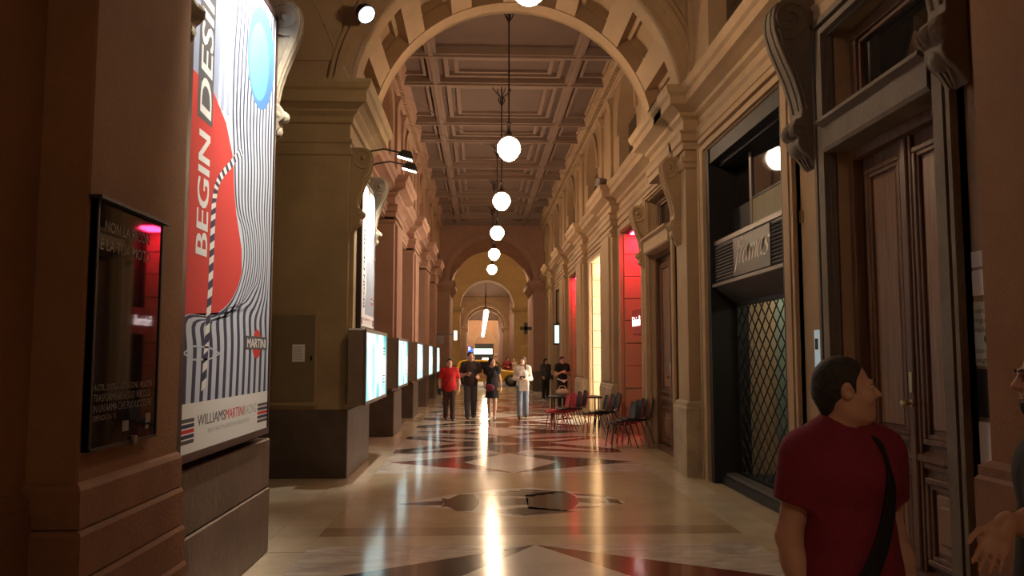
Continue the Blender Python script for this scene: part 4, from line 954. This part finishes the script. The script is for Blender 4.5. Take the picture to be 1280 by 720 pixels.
# ------------------------------------------------------------------ facade at the very end
fl_ = thing('facade_fill_light', 'added unseen globe light high before the far facade', 'fill light', (.5,158,9.6))  # out-of-view globe added to brighten the far facade
MB().ball((0,0,0), .5).build('globe', emis('facade_fill_glow',WARM,900), fl_); MB().tube([(0,9.99,.8),(0,0,.8),(0,0,.4)], .05, 6).build('bracket', IRON, fl_)
ff = thing('far_building', 'dim brown facade closing the view with glowing shop signs', 'building', (0,168,0))
MB().box(-30,30,0,4,0,24).build('facade_wall', mat('far_facade',(.30,.17,.10),.8,.2,.3), ff)
MB().ringseg(.9,4.2,1.9,2.4,0,math.pi,-.2,.1,20).build('arched_window_trim', mat('far_trim',(.3,.2,.12),.8), ff); MB().box(-1,2.8,-.05,.05,0,4.2).build('doorway', BLACKM, ff)
MB().box(2.9,4.8,-.3,.1,1.7,2.3).build('dim_sign', mat('dim_sign',(.3,.22,.15),.6), ff)
for nm, lab, (x0,x1,z0,z1), c_, s_ in (('illuminated_sign','pale green glowing shop sign on the far facade',(-1.3,2.6,2.0,3.2),(.62,1,.80),5),('illuminated_sign','round blue glowing sign at the left of the green sign',(-3.1,-1.5,1.6,3.6),(.05,.12,.75),2.5),('illuminated_sign','small white glowing sign below the blue sign',(-3.1,-1.5,.3,1.2),(1,.95,.9),3.0)):
    t = thing(nm, lab, 'sign', ((x0+x1)/2,167.6,z0)); w2 = (x1-x0)/2
    MB().box(-w2,w2,.05,.3,0,z1-z0).build('sign_box', BLACKM, t)
    if c_[2] == .75:
        o = MB().lathe([(.0,-.02),(w2,-.02),(w2,.02),(.0,.02)], n=24).build('sign_face', emis(lab,c_,s_), t); o.rotation_euler = (R(90),0,0); o.location = (0,0,(z1-z0)*.62)
        text('sign_lettering','P',emis('sign_p_white',(1,1,1),4),t,(0,-.06,(z1-z0)*.42),(1,0,0),(0,0,1),1.1,align='C')
    else:
        MB().box(-w2+.05,w2-.05,.02,.05,.05,z1-z0-.05).build('sign_face', emis(lab,c_,s_), t)

# ------------------------------------------------------------------ people: one smooth body surface each, clothes as children
def V(*a): return np.array(a, float)
def rotz(a): c, s = math.cos(a), math.sin(a); return np.array([[c,-s,0],[s,c,0],[0,0,1.]])
def rotx(a): c, s = math.cos(a), math.sin(a); return np.array([[1.,0,0],[0,c,-s],[0,s,c]])
def cap(a, b, ra, rb=None, op='u', k=.02): return ('cap', V(*a), V(*b), ra, ra if rb is None else rb, op, k)
def ell(c, r, op='u', k=.02, M=None): return ('ell', V(*c), V(*r), np.eye(3) if M is None else M, 0, op, k)
def cutp(n, c): return ('cut', V(*n), V(*c), 0, 0, 'c', 0)
def cutbox(n, c, ctr, rad): return ('cut', V(*n), V(*c), V(*ctr), rad, 'c', 0)
def capc(a, b, ra, rb, n, pt, k=.02): return ('capc', V(*a), V(*b), ra, (rb, V(*n), V(*pt)), 'u', k)
def sdf_mesh(prims, h):
    lo = np.full(3, 1e9); hi = np.full(3, -1e9)
    for t, a, b, c, d, op, k in prims:
        if op != 'u': continue
        if t == 'capc': l = np.minimum(a-c, b-d[0]); u = np.maximum(a+c, b+d[0])
        elif t == 'cap': l = np.minimum(a-c, b-d); u = np.maximum(a+c, b+d)
        else: m = b.max(); l = a-m; u = a+m
        lo = np.minimum(lo, l); hi = np.maximum(hi, u)
    lo -= 3*h; hi += 3*h
    n = np.ceil((hi-lo)/h).astype(int)+1
    ax = [lo[i]+h*np.arange(n[i]) for i in range(3)]
    D = np.full(n, .5)
    for t, a, b, c, d, op, k in prims:
        pl_ = None
        if t == 'capc': pl_ = d[1:]; d = d[0]; t = 'cap'
        if t == 'cap': l = np.minimum(a-c, b-d); u = np.maximum(a+c, b+d); pad = .05+k
        elif t == 'ell': m = b.max(); l = a-m; u = a+m; pad = .05+k
        else:
            if isinstance(c, np.ndarray): l = c-d; u = c+d; pad = 0
            else: l, u, pad = lo, hi, 0
        i0 = np.maximum(0, np.floor((l-pad-lo)/h).astype(int)); i1 = np.minimum(n, np.ceil((u+pad-lo)/h).astype(int)+1)
        if (i1 <= i0).any(): continue
        sl = tuple(slice(p, q_) for p, q_ in zip(i0, i1))
        X, Y, Z = np.meshgrid(ax[0][sl[0]], ax[1][sl[1]], ax[2][sl[2]], indexing='ij')
        if t == 'cap':
            ab = b-a; L = ab@ab+1e-9
            tt = np.clip(((X-a[0])*ab[0]+(Y-a[1])*ab[1]+(Z-a[2])*ab[2])/L, 0, 1)
            f = np.sqrt((X-a[0]-tt*ab[0])**2+(Y-a[1]-tt*ab[1])**2+(Z-a[2]-tt*ab[2])**2)-(c+(d-c)*tt)
            if pl_ is not None: f = np.maximum(f, (X-pl_[1][0])*pl_[0][0]+(Y-pl_[1][1])*pl_[0][1]+(Z-pl_[1][2])*pl_[0][2])
        elif t == 'ell':
            P = np.stack([X-a[0], Y-a[1], Z-a[2]], -1)@c
            k0 = np.sqrt(((P/b)**2).sum(-1)); k1 = np.sqrt(((P/(b*b))**2).sum(-1))+1e-9
            f = k0*(k0-1)/k1
        else: f = (X-b[0])*a[0]+(Y-b[1])*a[1]+(Z-b[2])*a[2]
        G = D[sl]
        if op == 'u':
            e = np.maximum(k-np.abs(G-f), 0)/max(k, 1e-6); D[sl] = np.minimum(G, f)-e*e*k*.25
        elif op == 's':
            f = -f; e = np.maximum(k-np.abs(G-f), 0)/max(k, 1e-6); D[sl] = np.maximum(G, f)+e*e*k*.25
        else: D[sl] = np.maximum(G, f)
    S = D < 0
    cnt = sum(S[i:n[0]-1+i, j:n[1]-1+j, q_:n[2]-1+q_].astype(np.int8) for i in (0,1) for j in (0,1) for q_ in (0,1))
    act = (cnt > 0) & (cnt < 8); idx = -np.ones(act.shape, int); cells = np.argwhere(act); idx[act] = np.arange(len(cells))
    acc = np.zeros((len(cells), 3)); num = np.zeros(len(cells))
    cor = [(i,j,q_) for i in (0,1) for j in (0,1) for q_ in (0,1)]
    for p in cor:
        for axis in range(3):
            if p[axis]: continue
            r_ = list(p); r_[axis] = 1
            d0 = D[cells[:,0]+p[0], cells[:,1]+p[1], cells[:,2]+p[2]]; d1 = D[cells[:,0]+r_[0], cells[:,1]+r_[1], cells[:,2]+r_[2]]
            mk = (d0 < 0) != (d1 < 0); t_ = np.where(mk, d0/np.where(mk, d0-d1, 1), 0)
            pt = np.tile(np.array(p, float), (len(cells), 1)); pt[:,axis] += t_
            acc += pt*mk[:,None]; num += mk
    verts = lo+h*(cells+acc/num[:,None])
    faces = []
    for axis in range(3):
        o1, o2 = (axis+1) % 3, (axis+2) % 3
        s0 = [slice(None)]*3; s1 = [slice(None)]*3; s0[axis] = slice(0,-1); s1[axis] = slice(1,None)
        ch = np.argwhere(S[tuple(s0)] != S[tuple(s1)])
        ch = ch[(ch[:,o1] > 0) & (ch[:,o2] > 0) & (ch[:,o1] < n[o1]-1) & (ch[:,o2] < n[o2]-1)]
        def cell(d1, d2):
            c_ = ch.copy(); c_[:,o1] += d1; c_[:,o2] += d2; return idx[c_[:,0], c_[:,1], c_[:,2]]
        Q = np.stack([cell(-1,-1), cell(0,-1), cell(0,0), cell(-1,0)], 1)
        ins = S[ch[:,0], ch[:,1], ch[:,2]]; Q[~ins] = Q[~ins][:, ::-1]
        faces.append(Q)
    F = np.concatenate(faces); F = F[(F >= 0).all(1)]
    return verts, F
def sdf_obj(name, prims, h, m, parent):
    v, f = sdf_mesh(prims, h)
    me = bpy.data.meshes.new(name); me.from_pydata(v.tolist(), [], f.tolist()); me.materials.append(m)
    me.polygons.foreach_set('use_smooth', [True]*len(me.polygons))
    o = bpy.data.objects.new(name, me); COL.objects.link(o); o.parent = parent
    sm = o.modifiers.new('smooth', 'SMOOTH'); sm.factor = .5; sm.iterations = 2
    return o
def unit(v): return v/np.linalg.norm(v)
def hand(w_, d, nrm, side, s, curl=.5, fat=1.0, spread=.12):
    """palm and five fingers: w_ wrist, d finger direction, nrm palm normal, side = thumb direction"""
    d = unit(d); nrm = unit(nrm-d*(nrm@d)); t = np.cross(d, nrm); t = t if t@side > 0 else -t
    P = [cap(w_-d*.02*s, w_+d*.03*s, .024*s, .026*s, k=.02)]
    L = [.078,.086,.080,.062]
    for i in range(4):
        u = (.030-.020*i)*s; kn = w_+d*(.088-.004*abs(i-1))*s+t*u; r_ = (.0088-.0006*(i == 3))*s*fat
        P.append(cap(w_+d*.02*s+t*u*.7, kn, .0135*s*fat, .0115*s*fat, k=.012))
        p = kn; dd = unit(d+t*spread*(1.2-i*.8)*.5)
        for j, fr in enumerate((.45,.32,.23)):
            a = curl*(.45+.55*j)
            dj = unit(dd*math.cos(a)+nrm*math.sin(a)); q_ = p+dj*L[i]*fr*s
            P.append(cap(p, q_, r_*(1-.08*j), r_*(.92-.08*j), k=.003)); p = q_
    a = w_+d*.02*s+t*.024*s; b = a+(d*.035+t*.028+nrm*.012)*s; c = b+(d*.034+t*.012+nrm*.010)*s; e = c+(d*.026+t*.002+nrm*.008)*s
    P += [cap(a, b, .014*s*fat, .0115*s*fat, k=.012), cap(b, c, .0105*s*fat, .0095*s*fat, k=.004), cap(c, e, .0095*s*fat, .008*s*fat, k=.004)]
    return P
def person(label, loc, rz, H=1.75, h=.014, sw=.185, hip=.09, stout=1.0, J=None, head_yaw=0.0, head_tilt=0.0, shirt=None, trousers=None, skirt=None, shoes=None,
           hair=None, hair_style='short', skin=None, sleeve=.62, hem=.90, legs_split=True, curl=(.5,.5), shirt_noise=0, female=False, long_sleeve=False, name='person', stubble=None, neck_hole=.06, palmR=None, palmL=None):
    s = H/1.75
    j = dict(hipR=(-hip,0,.92), hipL=(hip,0,.92), kneeR=(-hip-.005,-.01,.49), kneeL=(hip+.005,-.01,.49), ankR=(-hip-.01,.02,.075), ankL=(hip+.01,.02,.075),
             shR=(-sw,0,1.425), shL=(sw,0,1.425), elR=(-sw-.06,.03,1.14), elL=(sw+.06,.03,1.14), wrR=(-sw-.07,-.04,.90), wrL=(sw+.07,-.04,.90))
    if J: j.update(J)
    j = {k_: V(*v_)*s for k_, v_ in j.items()}
    t = thing(name, label, 'person', loc, rz)
    w_ = stout
    core = lambda g: [ell((0,.005*s,.96*s), (.155*s*w_+g, .115*s*w_+g, .13*s+g), k=.05), ell((0,-.012*s*w_,1.10*s), (.142*s*w_+g, .108*s*w_**1.5+g, .16*s+g), k=.06),
                      ell((0,0,1.30*s), (.158*s*(.5+.5*w_)*sw/.185+g, .112*s*w_+g, .17*s+g), k=.06), cap((-.09*s,.01*s,1.415*s), (.09*s,.01*s,1.415*s), .060*s+g, k=.05)]+[cap((e*.03*s,.02*s,1.495*s), (e*.14*s,.012*s,1.425*s), .044*s+g, .044*s+g, k=.06) for e in (-1,1)]
    if female: bust = lambda g: [ell((e*.07*s,-.085*s,1.27*s), (.06*s+g,.055*s+g,.06*s+g), k=.05) for e in (-1,1)]
    else: bust = lambda g: [ell((e*.075*s,-.060*s*w_,1.33*s), (.075*s+g,.042*s+g,.06*s+g), k=.07) for e in (-1,1)]
    am = .92 if female else 1.05
    def arm(g, S_):
        sh, el, wr_ = j['sh'+S_], j['el'+S_], j['wr'+S_]
        return [cap(sh*.94+V(0,0,.06*s*0), sh, .062*s+g, .056*s+g, k=.05), cap(sh, el, .050*s*am+g, .039*s*am+g, k=.05)], [cap(el, el+(wr_-el)*.35, .038*s*am+g, .040*s*am+g, k=.03), cap(el+(wr_-el)*.3, wr_, .040*s*am+g, .026*s*am+g, k=.03)]
    def leg(g, S_):
        a, b, c = j['hip'+S_], j['knee'+S_], j['ank'+S_]
        return [cap(a, b, .082*s*(.6+.4*w_)+g, .054*s+g, k=.04)], [cap(b, b+(c-b)*.35+V(0,.015,0)*s, .052*s+g, .054*s+g, k=.04), cap(b+(c-b)*.3+V(0,.012,0)*s, c, .052*s+g, .036*s+g, k=.03)]
    def foot(g, S_):
        c = j['ank'+S_]; z0 = min(c[2], .075*s)
        return [cap(c+V(0,.03,-.03)*s, c+V(0,-.06,-.038)*s, .036*s+g, .034*s+g, k=.03), cap(c+V(0,-.06,-.04)*s, c+V(0,-.15,-.048)*s, .034*s+g, .026*s+g, k=.03)]
    # ---- head
    hc = V(0,-.015,1.635)*s; A = rotz(head_yaw)@rotx(head_tilt); hp = lambda x,y_,z: hc+A@(V(x,y_,z)*s)
    HM = A
    big = h < .01
    P = core(0)+bust(0)+[cap((0,.015*s,1.44*s), hp(0,.02,-.06), .056*s, .053*s, k=.04)]
    for S_ in 'RL':
        u_, f_ = arm(0, S_); P += u_+f_; l1, l2 = leg(0, S_); P += l1+l2+foot(-.006, S_)
        wr_, el = j['wr'+S_], j['el'+S_]; d = unit(wr_-el); sg = -1 if S_ == 'R' else 1
        pal = palmR if S_ == 'R' else palmL
        pn_ = V(-sg,0,0) if pal is None else V(*pal[0]); td = V(0,-1,.2) if pal is None else V(*pal[1]); hd_ = d if (pal is None or len(pal) < 3) else V(*pal[2])
        P += hand(wr_, hd_, pn_, td, s*.98, curl[0 if S_ == 'R' else 1], fat=1.0 if big else 1.35)
    P += [ell(hp(0,.018,.025), (.074*s,.095*s,.092*s), k=.03, M=HM), ell(hp(0,-.030,-.045), (.060*s,.068*s,.078*s), k=.04, M=HM), cap(hp(0,-.058,-.098), hp(0,-.072,-.100), .024*s, .020*s, k=.03),
          cap(hp(-.040,.0,-.085), hp(-.018,-.06,-.104), .022*s, .018*s, k=.03), cap(hp(.040,.0,-.085), hp(.018,-.06,-.104), .022*s, .018*s, k=.03)]
    for e in (-1, 1):
        P += [ell(hp(e*.031,-.094,.002), (.018*s,.012*s,.013*s), op='s', k=.018, M=HM), cap(hp(e*.014,-.091,.022), hp(e*.046,-.080,.020), .008*s, .007*s, k=.014), ell(hp(e*.042,-.068,-.030), (.020*s,.018*s,.018*s), k=.03, M=HM),
              ell(hp(e*.076,.014,-.008), (.010*s,.021*s,.032*s), k=.008, M=HM@rotz(e*.35)), ell(hp(e*.083,.008,-.006), (.006*s,.011*s,.016*s), op='s', k=.006, M=HM)]
    P += [cap(hp(0,-.090,.008), hp(0,-.114,-.026), .0085*s, .0115*s, k=.012), ell(hp(-.012,-.100,-.032), (.009*s,.011*s,.008*s), k=.008, M=HM), ell(hp(.012,-.100,-.032), (.009*s,.011*s,.008*s), k=.008, M=HM),
          cap(hp(-.018,-.090,-.062), hp(.018,-.090,-.062), .0065*s, k=.008), cap(hp(-.015,-.088,-.073), hp(.015,-.088,-.073), .0072*s, k=.008), cap(hp(-.024,-.093,-.0675), hp(.024,-.093,-.0675), .0025*s, op='s', k=.005)]
    body = sdf_obj('body', P, h, skin, t)
    eyeM = mat('eye_white', (.65,.6,.55), .3); pupM = mat('eye_dark', (.03,.02,.015), .2)
    for e in (-1, 1):
        c = hp(e*.031,-.079,.002); MB().ball(tuple(c), .0115*s, 10, 8).build('eye', eyeM, t, smooth=80)
        c = hp(e*.031,-.0865,.002); MB().ball(tuple(c), .0058*s, 8, 6).build('iris', pupM, t, smooth=80)
        MB().tube([tuple(hp(e*.014,-.099,.022)), tuple(hp(e*.032,-.0955,.027)), tuple(hp(e*.049,-.083,.021))], .0038*s, 5).build('eyebrow', hair, t)
    MB().tube([tuple(hp(-.019,-.0965,-.067)), tuple(hp(0,-.1005,-.0665)), tuple(hp(.019,-.0965,-.067))], .003*s, 5).build('lip_line', mat('lip', (.30,.10,.08), .5), t)
    # ---- hair
    g = .011*s
    if hair_style == 'short':
        g = (.0055 if h < .01 else .014)*s
        Hh = [ell(hp(0,.019,.026), (.074*s+g,.095*s+g,.092*s+g), M=HM), cap(hp(0,.075,-.02), hp(0,.062,-.065), .045*s, .040*s, k=.03), cutp(A@unit(V(0,-.80,-.60)), hp(0,-.056,.078))]
        for e in (-1, 1): Hh.append(cap(hp(e*.073,-.012,.03), hp(e*.072,-.016,-.012), .007*s, .005*s, k=.012))
        for e in (-1, 1): Hh.append(('ell', hp(e*.086,.014,-.008), V(.022,.025,.036)*s, HM, 0, 's', .006))
    elif hair_style == 'bob':
        Hh = [ell(hp(0,.025,.025), (.092*s,.112*s,.108*s), M=HM), ell(hp(0,.05,-.05), (.092*s,.075*s,.09*s), k=.04, M=HM), ('ell', hp(0,-.10,-.035), V(.062,.085,.095)*s, HM, 0, 's', .02)]
    else:
        Hh = [ell(hp(0,.022,.028), (.084*s,.106*s,.102*s), M=HM), cap(hp(0,.06,-.03), (hp(0,.07,-.03)+V(0,.03,-.22)*s), .075*s, .07*s, k=.04), ('ell', hp(0,-.105,-.04), V(.060,.085,.105)*s, HM, 0, 's', .02)]
        for e in (-1, 1): Hh.append(cap(hp(e*.080,.025,-.02), hp(e*.088,.01,-.05)+V(0,-.045,-.20)*s, .028*s, .022*s, k=.03))
    sdf_obj('hair', Hh, min(h, .009), hair, t)
    # ---- clothes
    g = .016*s
    if shirt:
        C = core(g*1.2)+bust(g)
        if hem < .95 and w_ >= 1.0 and not skirt: C.append(cap((0,-.005*s,1.05*s), (0,-.0*s,hem*s), .14*s*w_, .15*s*w_, k=.06) if False else ell((0,-.005*s,.96*s), (.168*s*w_, .128*s*w_, .16*s), k=.06))
        C.append(cutp((0,0,-1), (0,0,hem*s)))
        for S_ in 'RL':
            u_, f_ = arm(g, S_); sh, el, wr_ = j['sh'+S_], j['el'+S_], j['wr'+S_]
            if long_sleeve:
                d = unit(wr_-el); C += u_+[f_[0], capc(el+(wr_-el)*.3, wr_+d*.03*s, .040*s*am+g, .030*s*am+g, d, wr_-d*.01, k=.03)]
            else:
                d = unit(el-sh); e = sh+(el-sh)*sleeve
                C += [u_[0], capc(sh, sh+(el-sh)*(sleeve+.2), .054*s*am+g, .050*s*am+g*1.5, d, e, k=.05)]
        C.append(('cap', V(0,.02,1.44)*s, V(0,-.01,1.62)*s, neck_hole*s, neck_hole*s*1.15, 's', .006))
        sdf_obj('shirt', C, h, shirt, t)
    if trousers:
        C = [ell((0,.005*s,.96*s), (.155*s*w_+g*.7, .115*s*w_+g*.7, .13*s+g*.5), k=.05)]
        for S_ in 'RL':
            a, b, c = j['hip'+S_], j['knee'+S_], j['ank'+S_]
            C += [cap(a, b, .086*s*(.6+.4*w_)+g*.8, .064*s+g, k=.03), capc(b, c-V(0,0,.02)*s, .064*s+g, .056*s+g*.8, (0,0,-1), c+V(0,0,-.03)*s, k=.03)]
        C.append(cutp((0,0,1), (0,0,(hem+.10)*s)))
        sdf_obj('trousers', C, h, trousers, t)
    if skirt:
        m_, zb = skirt
        C = core(g*1.1)[:2]+[cap((0,0,1.0*s), (0,0,zb*s), .145*s*w_, .20*s, k=.05), cutp((0,0,-1), (0,0,zb*s)), cutp((0,0,1), (0,0,1.12*s))]
        sdf_obj('skirt', C, h, m_, t)
    for S_ in 'RL':
        so = sdf_obj('shoe', [p for p in foot(.010*s, S_)]+[cutp((0,0,-1), (0,0,max(0, j['ank'+S_][2]-.075*s)+.002))], min(h, .012), shoes, t)
    return t, j, s, hp
SK = mat('skin_tone', (.62,.36,.26), .5, .06, 8); SK2 = mat('tanned_skin', (.48,.26,.18), .5, .06, 8)
H_GREY = mat('greying_short_hair', (.035,.030,.027), .6, .5, 60, .4, 150); H_BLK = mat('black_hair', (.012,.009,.008), .5, .3, 40, .4, 120); H_BRN = mat('auburn_hair', (.09,.03,.015), .5, .3, 30, .4, 120); H_DBR = mat('dark_brown_hair', (.03,.014,.01), .5, .3, 40, .4, 120)
def cloth(n, c, v=.12): return mat(n, c, .85, v, 5, .25, 22)
def w2l(p, loc, rz, s):
    d = V(*p)-V(*loc); return tuple((rotz(-rz)@d)/s)

# man in burgundy T-shirt
loc, rz, H = (1.285,2.86,0), R(12), 1.675
J = dict(shR=(-.170,.01,1.395), shL=(.165,.01,1.395), elR=(-.215,.05,1.10), wrR=(-.195,-.03,.84), elL=(.215,.03,1.09), wrL=(.26,-.03,.84))
t, j, s, hp = person('man in a burgundy T-shirt with a dark shoulder strap, looking aside before the wooden door', loc, rz, H, h=.006, sw=.175, stout=1.08, J=J, head_yaw=R(68), head_tilt=R(-3),
    shirt=cloth('burgundy_jersey', (.22,.020,.042)), trousers=cloth('dark_jeans',(.03,.03,.045)), shoes=LEA, hair=H_GREY, skin=SK, sleeve=.56, hem=.80, curl=(.6,.6), neck_hole=.066)
STRAP = mat('black_webbing', (.012,.010,.012), .75, .2, 30)
sp = [(.075,.085,1.475),(.080,.02,1.512),(.080,-.06,1.47),(.082,-.115,1.40),(.070,-.150,1.30),(.035,-.166,1.18),(-.025,-.177,1.05),(-.10,-.170,.93),(-.17,-.14,.82)]
mb = MB(); vs_ = []
for i, p in enumerate(sp):
    a, b = Vector(sp[max(i-1,0)]), Vector(sp[min(i+1,len(sp)-1)]); d = (b-a).normalized(); nv = Vector((p[0],p[1],0)) if i > 2 else Vector((p[0]*.3,p[1],.25)); nv = (nv-d*nv.dot(d)).normalized(); sd = d.cross(nv).normalized()
    c = Vector(p)*s+nv*.006
    for (u, v_) in ((-.033,0),(.033,0),(.033,.006),(-.033,.006)): vs_.append(c+sd*u+nv*v_)
n = len(sp); fs = [(4*i+k,4*i+(k+1)%4,4*i+4+(k+1)%4,4*i+4+k) for i in range(n-1) for k in range(4)]+[(0,1,2,3),(4*n-4,4*n-3,4*n-2,4*n-1)]
o = mb.add(vs_, fs).build('shoulder_strap', STRAP, t, smooth=60); md = o.modifiers.new('sub','SUBSURF'); md.levels = 2; md.render_levels = 2
wb = j['elL']+(j['wrL']-j['elL'])*.93; dw = unit(j['wrL']-j['elL']); MB().tube([tuple(wb-dw*.012), tuple(wb+dw*.012)], .034, 16).build('wristband', STRAP, t)
# man in dark shirt at the pilaster
loc, rz, H = (1.83,2.53,0), R(-120), 1.73
s_ = H/1.75
elw, wrw = (1.68,2.40,1.19), (1.475,2.285,1.205)
J = dict(elL=w2l(elw, loc, rz, s_), wrL=w2l(wrw, loc, rz, s_), elR=(-.25,.0,1.12), wrR=(-.26,-.08,.88))
t, j, s, hp = person('man in a dark polo shirt talking with one hand held out beside the russet pilaster', loc, rz, H, h=.0065, J=J, head_yaw=R(14), head_tilt=R(4), shirt=cloth('charcoal_polo',(.022,.024,.030)), trousers=cloth('black_jeans',(.015,.015,.018)), shoes=LEA,
    hair=H_BLK, skin=SK2, sleeve=.8, curl=(.5,.35), palmL=((rotz(-rz)@V(.15,-.6,.75)), (rotz(-rz)@V(.5,.5,.5)), (rotz(-rz)@V(-.60,-.25,-.75))))
BEARD = mat('dark_stubble', (.03,.018,.013), .8, .3, 60)
sdf_obj('beard', [ell(hp(0,-.034,-.070), (.0635*s,.068*s,.060*s), k=.03), cap(hp(0,-.060,-.100), hp(0,-.074,-.102), .026*s, .0225*s, k=.03), cutp((0,0,1), hp(0,0,-.055)), ('ell', hp(0,-.105,-.066), V(.026,.03,.011)*s, np.eye(3), 0, 's', .006)], .006, BEARD, t)

# four people walking towards the camera
WALK = dict(kneeR=(-.09,-.10,.50), ankR=(-.085,-.16,.08), kneeL=(.09,.02,.49), ankL=(.09,.14,.10))
WALK2 = dict(kneeL=(.09,-.10,.50), ankL=(.085,-.16,.08), kneeR=(-.09,.02,.49), ankR=(-.09,.14,.10))
J = dict(WALK2, elR=(-.28,.03,1.12), wrR=(-.27,-.03,.86), elL=(.28,.03,1.12), wrL=(.27,-.03,.86))
t, j, s, hp = person('person in a red T-shirt and brown trousers walking with a slung bag', (-.80,21.6,0), R(6), 1.60, stout=1.22, J=J, shirt=cloth('red_jersey',(.50,.012,.015)), trousers=cloth('brown_trousers',(.06,.03,.02)), shoes=LEA, hair=H_BLK, skin=SK, hem=.78, sleeve=.75)
MB().tube([tuple(V(*p)*s) for p in ((.10,.06,1.49),(.09,-.10,1.44),(.0,-.165,1.2),(-.12,-.17,1.0),(-.22,-.08,.84))], .013, 6).build('bag_strap', STRAP, t); MB().box(-.30,-.20,-.10,.10,.66,.84).build('shoulder_bag', LEA, t, bevel=.02)
J = dict(WALK, elR=(-.27,.0,1.12), wrR=(-.12,-.20,1.18), elL=(.27,-.02,1.12), wrL=(.20,-.20,1.10))
t, j, s, hp = person('tall man in a dark V-neck shirt and grey trousers, hands raised as he walks', (-.25,22.1,0), R(4), 1.78, stout=1.08, J=J, head_yaw=R(20), shirt=cloth('dark_brown_shirt',(.045,.030,.028)), trousers=cloth('slate_trousers',(.07,.068,.075)), shoes=LEA, hair=H_BLK, skin=SK, hem=.86, sleeve=.7)
ph = MB().box(-.04,.04,-.008,.008,-.07,.07).build('handheld_phone', INK, t); ph.location = tuple(j['wrR']+V(.05,-.06,.06)*s)
J = dict(WALK2, elR=(-.23,.03,1.14), wrR=(-.20,-.12,.95), elL=(.23,.03,1.12), wrL=(.26,-.04,.88))
t, j, s, hp = person('woman in a short black dress with a wine-red handbag, turning her head as she walks', (.33,22.0,0), R(-6), 1.64, female=True, sw=.165, hip=.095, J=J, head_yaw=R(40), shirt=cloth('black_dress',(.012,.011,.013)), skirt=(MATS['black_dress'],.60), shoes=mat('beige_leather',(.45,.33,.24),.5), hair=H_DBR, hair_style='bob', skin=SK, sleeve=.45, hem=.95, neck_hole=.085)
MB().tube([tuple(V(*p)*s) for p in ((.10,.05,1.46),(.10,-.10,1.42),(.06,-.16,1.25),(.0,-.17,1.05),(-.03,-.17,.98))], .007, 5).build('bag_strap', LEA, t); hb = MB().ball((0,0,0), (.13,.05,.10), 14, 8).build('handbag', mat('wine_leather',(.14,.012,.035),.4), t, smooth=80); hb.location = tuple(V(-.06,-.19,.90)*s)
J = dict(WALK, elR=(-.24,.0,1.13), wrR=(-.08,-.22,1.13), elL=(.24,.0,1.12), wrL=(.07,-.23,1.13))
t, j, s, hp = person('young woman in a white sweater and faded jeans, holding a phone as she walks', (1.16,22.2,0), R(-4), 1.66, female=True, sw=.165, hip=.09, J=J, head_yaw=R(-25), head_tilt=R(-6), shirt=cloth('white_knit',(.66,.58,.52)), trousers=cloth('faded_denim',(.17,.21,.28),.3), shoes=LEA, hair=H_BRN, hair_style='long', skin=SK, hem=.86, long_sleeve=True, curl=(1.0,1.0))
ph = MB().box(-.07,.07,-.01,.01,-.035,.035).build('handheld_phone', INK, t); ph.location = tuple(V(0,-.30,1.17)*s); sb = MB().box(-.10,.16,-.06,.02,.0,.30).build('white_bag', cloth('white_canvas',(.62,.56,.5)), t, bevel=.02); sb.location = tuple(V(.0,-.16,.78)*s)
# two people waiting by the right wall, two more by the street
J = dict(elR=(-.25,-.02,1.12), wrR=(-.08,-.24,1.22), elL=(.25,-.02,1.12), wrL=(.05,-.25,1.20))
t, j, s, hp = person('man in a black T-shirt looking down at his phone behind the stacked chairs', (2.72,27.0,0), R(12), 1.66, J=J, head_yaw=R(20), head_tilt=R(18), shirt=cloth('black_tshirt',(.012,.011,.013)), trousers=cloth('black_trousers',(.018,.017,.02)), shoes=LEA, hair=H_BLK, skin=SK, curl=(.9,.9))
MB().box(-.03,.05,-.40,-.37,1.22,1.34).build('handheld_phone', INK, t); q = MB().tube([(-.17,-.02,.93),(-.12,-.14,.90),(0,-.16,.86),(.12,-.14,.90),(.17,-.02,.93)], .022, 6).build('white_waist_strap', mat('white_strap',(.75,.75,.75),.5), t); MB().ball((0,-.18,.86), (.06,.03,.05), 10, 6).build('white_pouch', MATS['white_strap'], t, smooth=80)
J = dict(elR=(-.22,.03,1.12), wrR=(-.20,-.10,.95), elL=(.22,.03,1.12), wrL=(.19,-.10,.93))
t, j, s, hp = person('long-haired person in a grey jacket and dark trousers standing by the pilaster', (2.62,32.6,0), R(25), 1.58, female=True, J=J, head_yaw=R(15), shirt=cloth('grey_jacket',(.06,.055,.055)), trousers=cloth('dark_leggings',(.012,.011,.012)), shoes=LEA, hair=H_BLK, hair_style='long', skin=SK, hem=.80, long_sleeve=True); MB().box(.14,.26,-.16,-.04,.74,.92).build('handbag', LEA, t, bevel=.02)
J = dict(elR=(-.25,-.02,1.12), wrR=(-.1,-.22,1.1))
person('distant person in a dark red jacket standing behind the bonnet of the taxi', (1.72,50.6,-.06), R(20), 1.66, h=.02, J=J, shirt=cloth('dark_red_jacket',(.22,.02,.02)), trousers=MATS['black_trousers'], shoes=LEA, hair=H_DBR, hair_style='bob', skin=SK, long_sleeve=True)
person('distant person in a pale shirt standing behind the bonnet of the taxi', (2.12,50.9,-.06), R(-10), 1.60, h=.02, shirt=cloth('pale_shirt',(.40,.28,.2)), trousers=MATS['black_trousers'], shoes=LEA, hair=H_BLK, skin=SK)
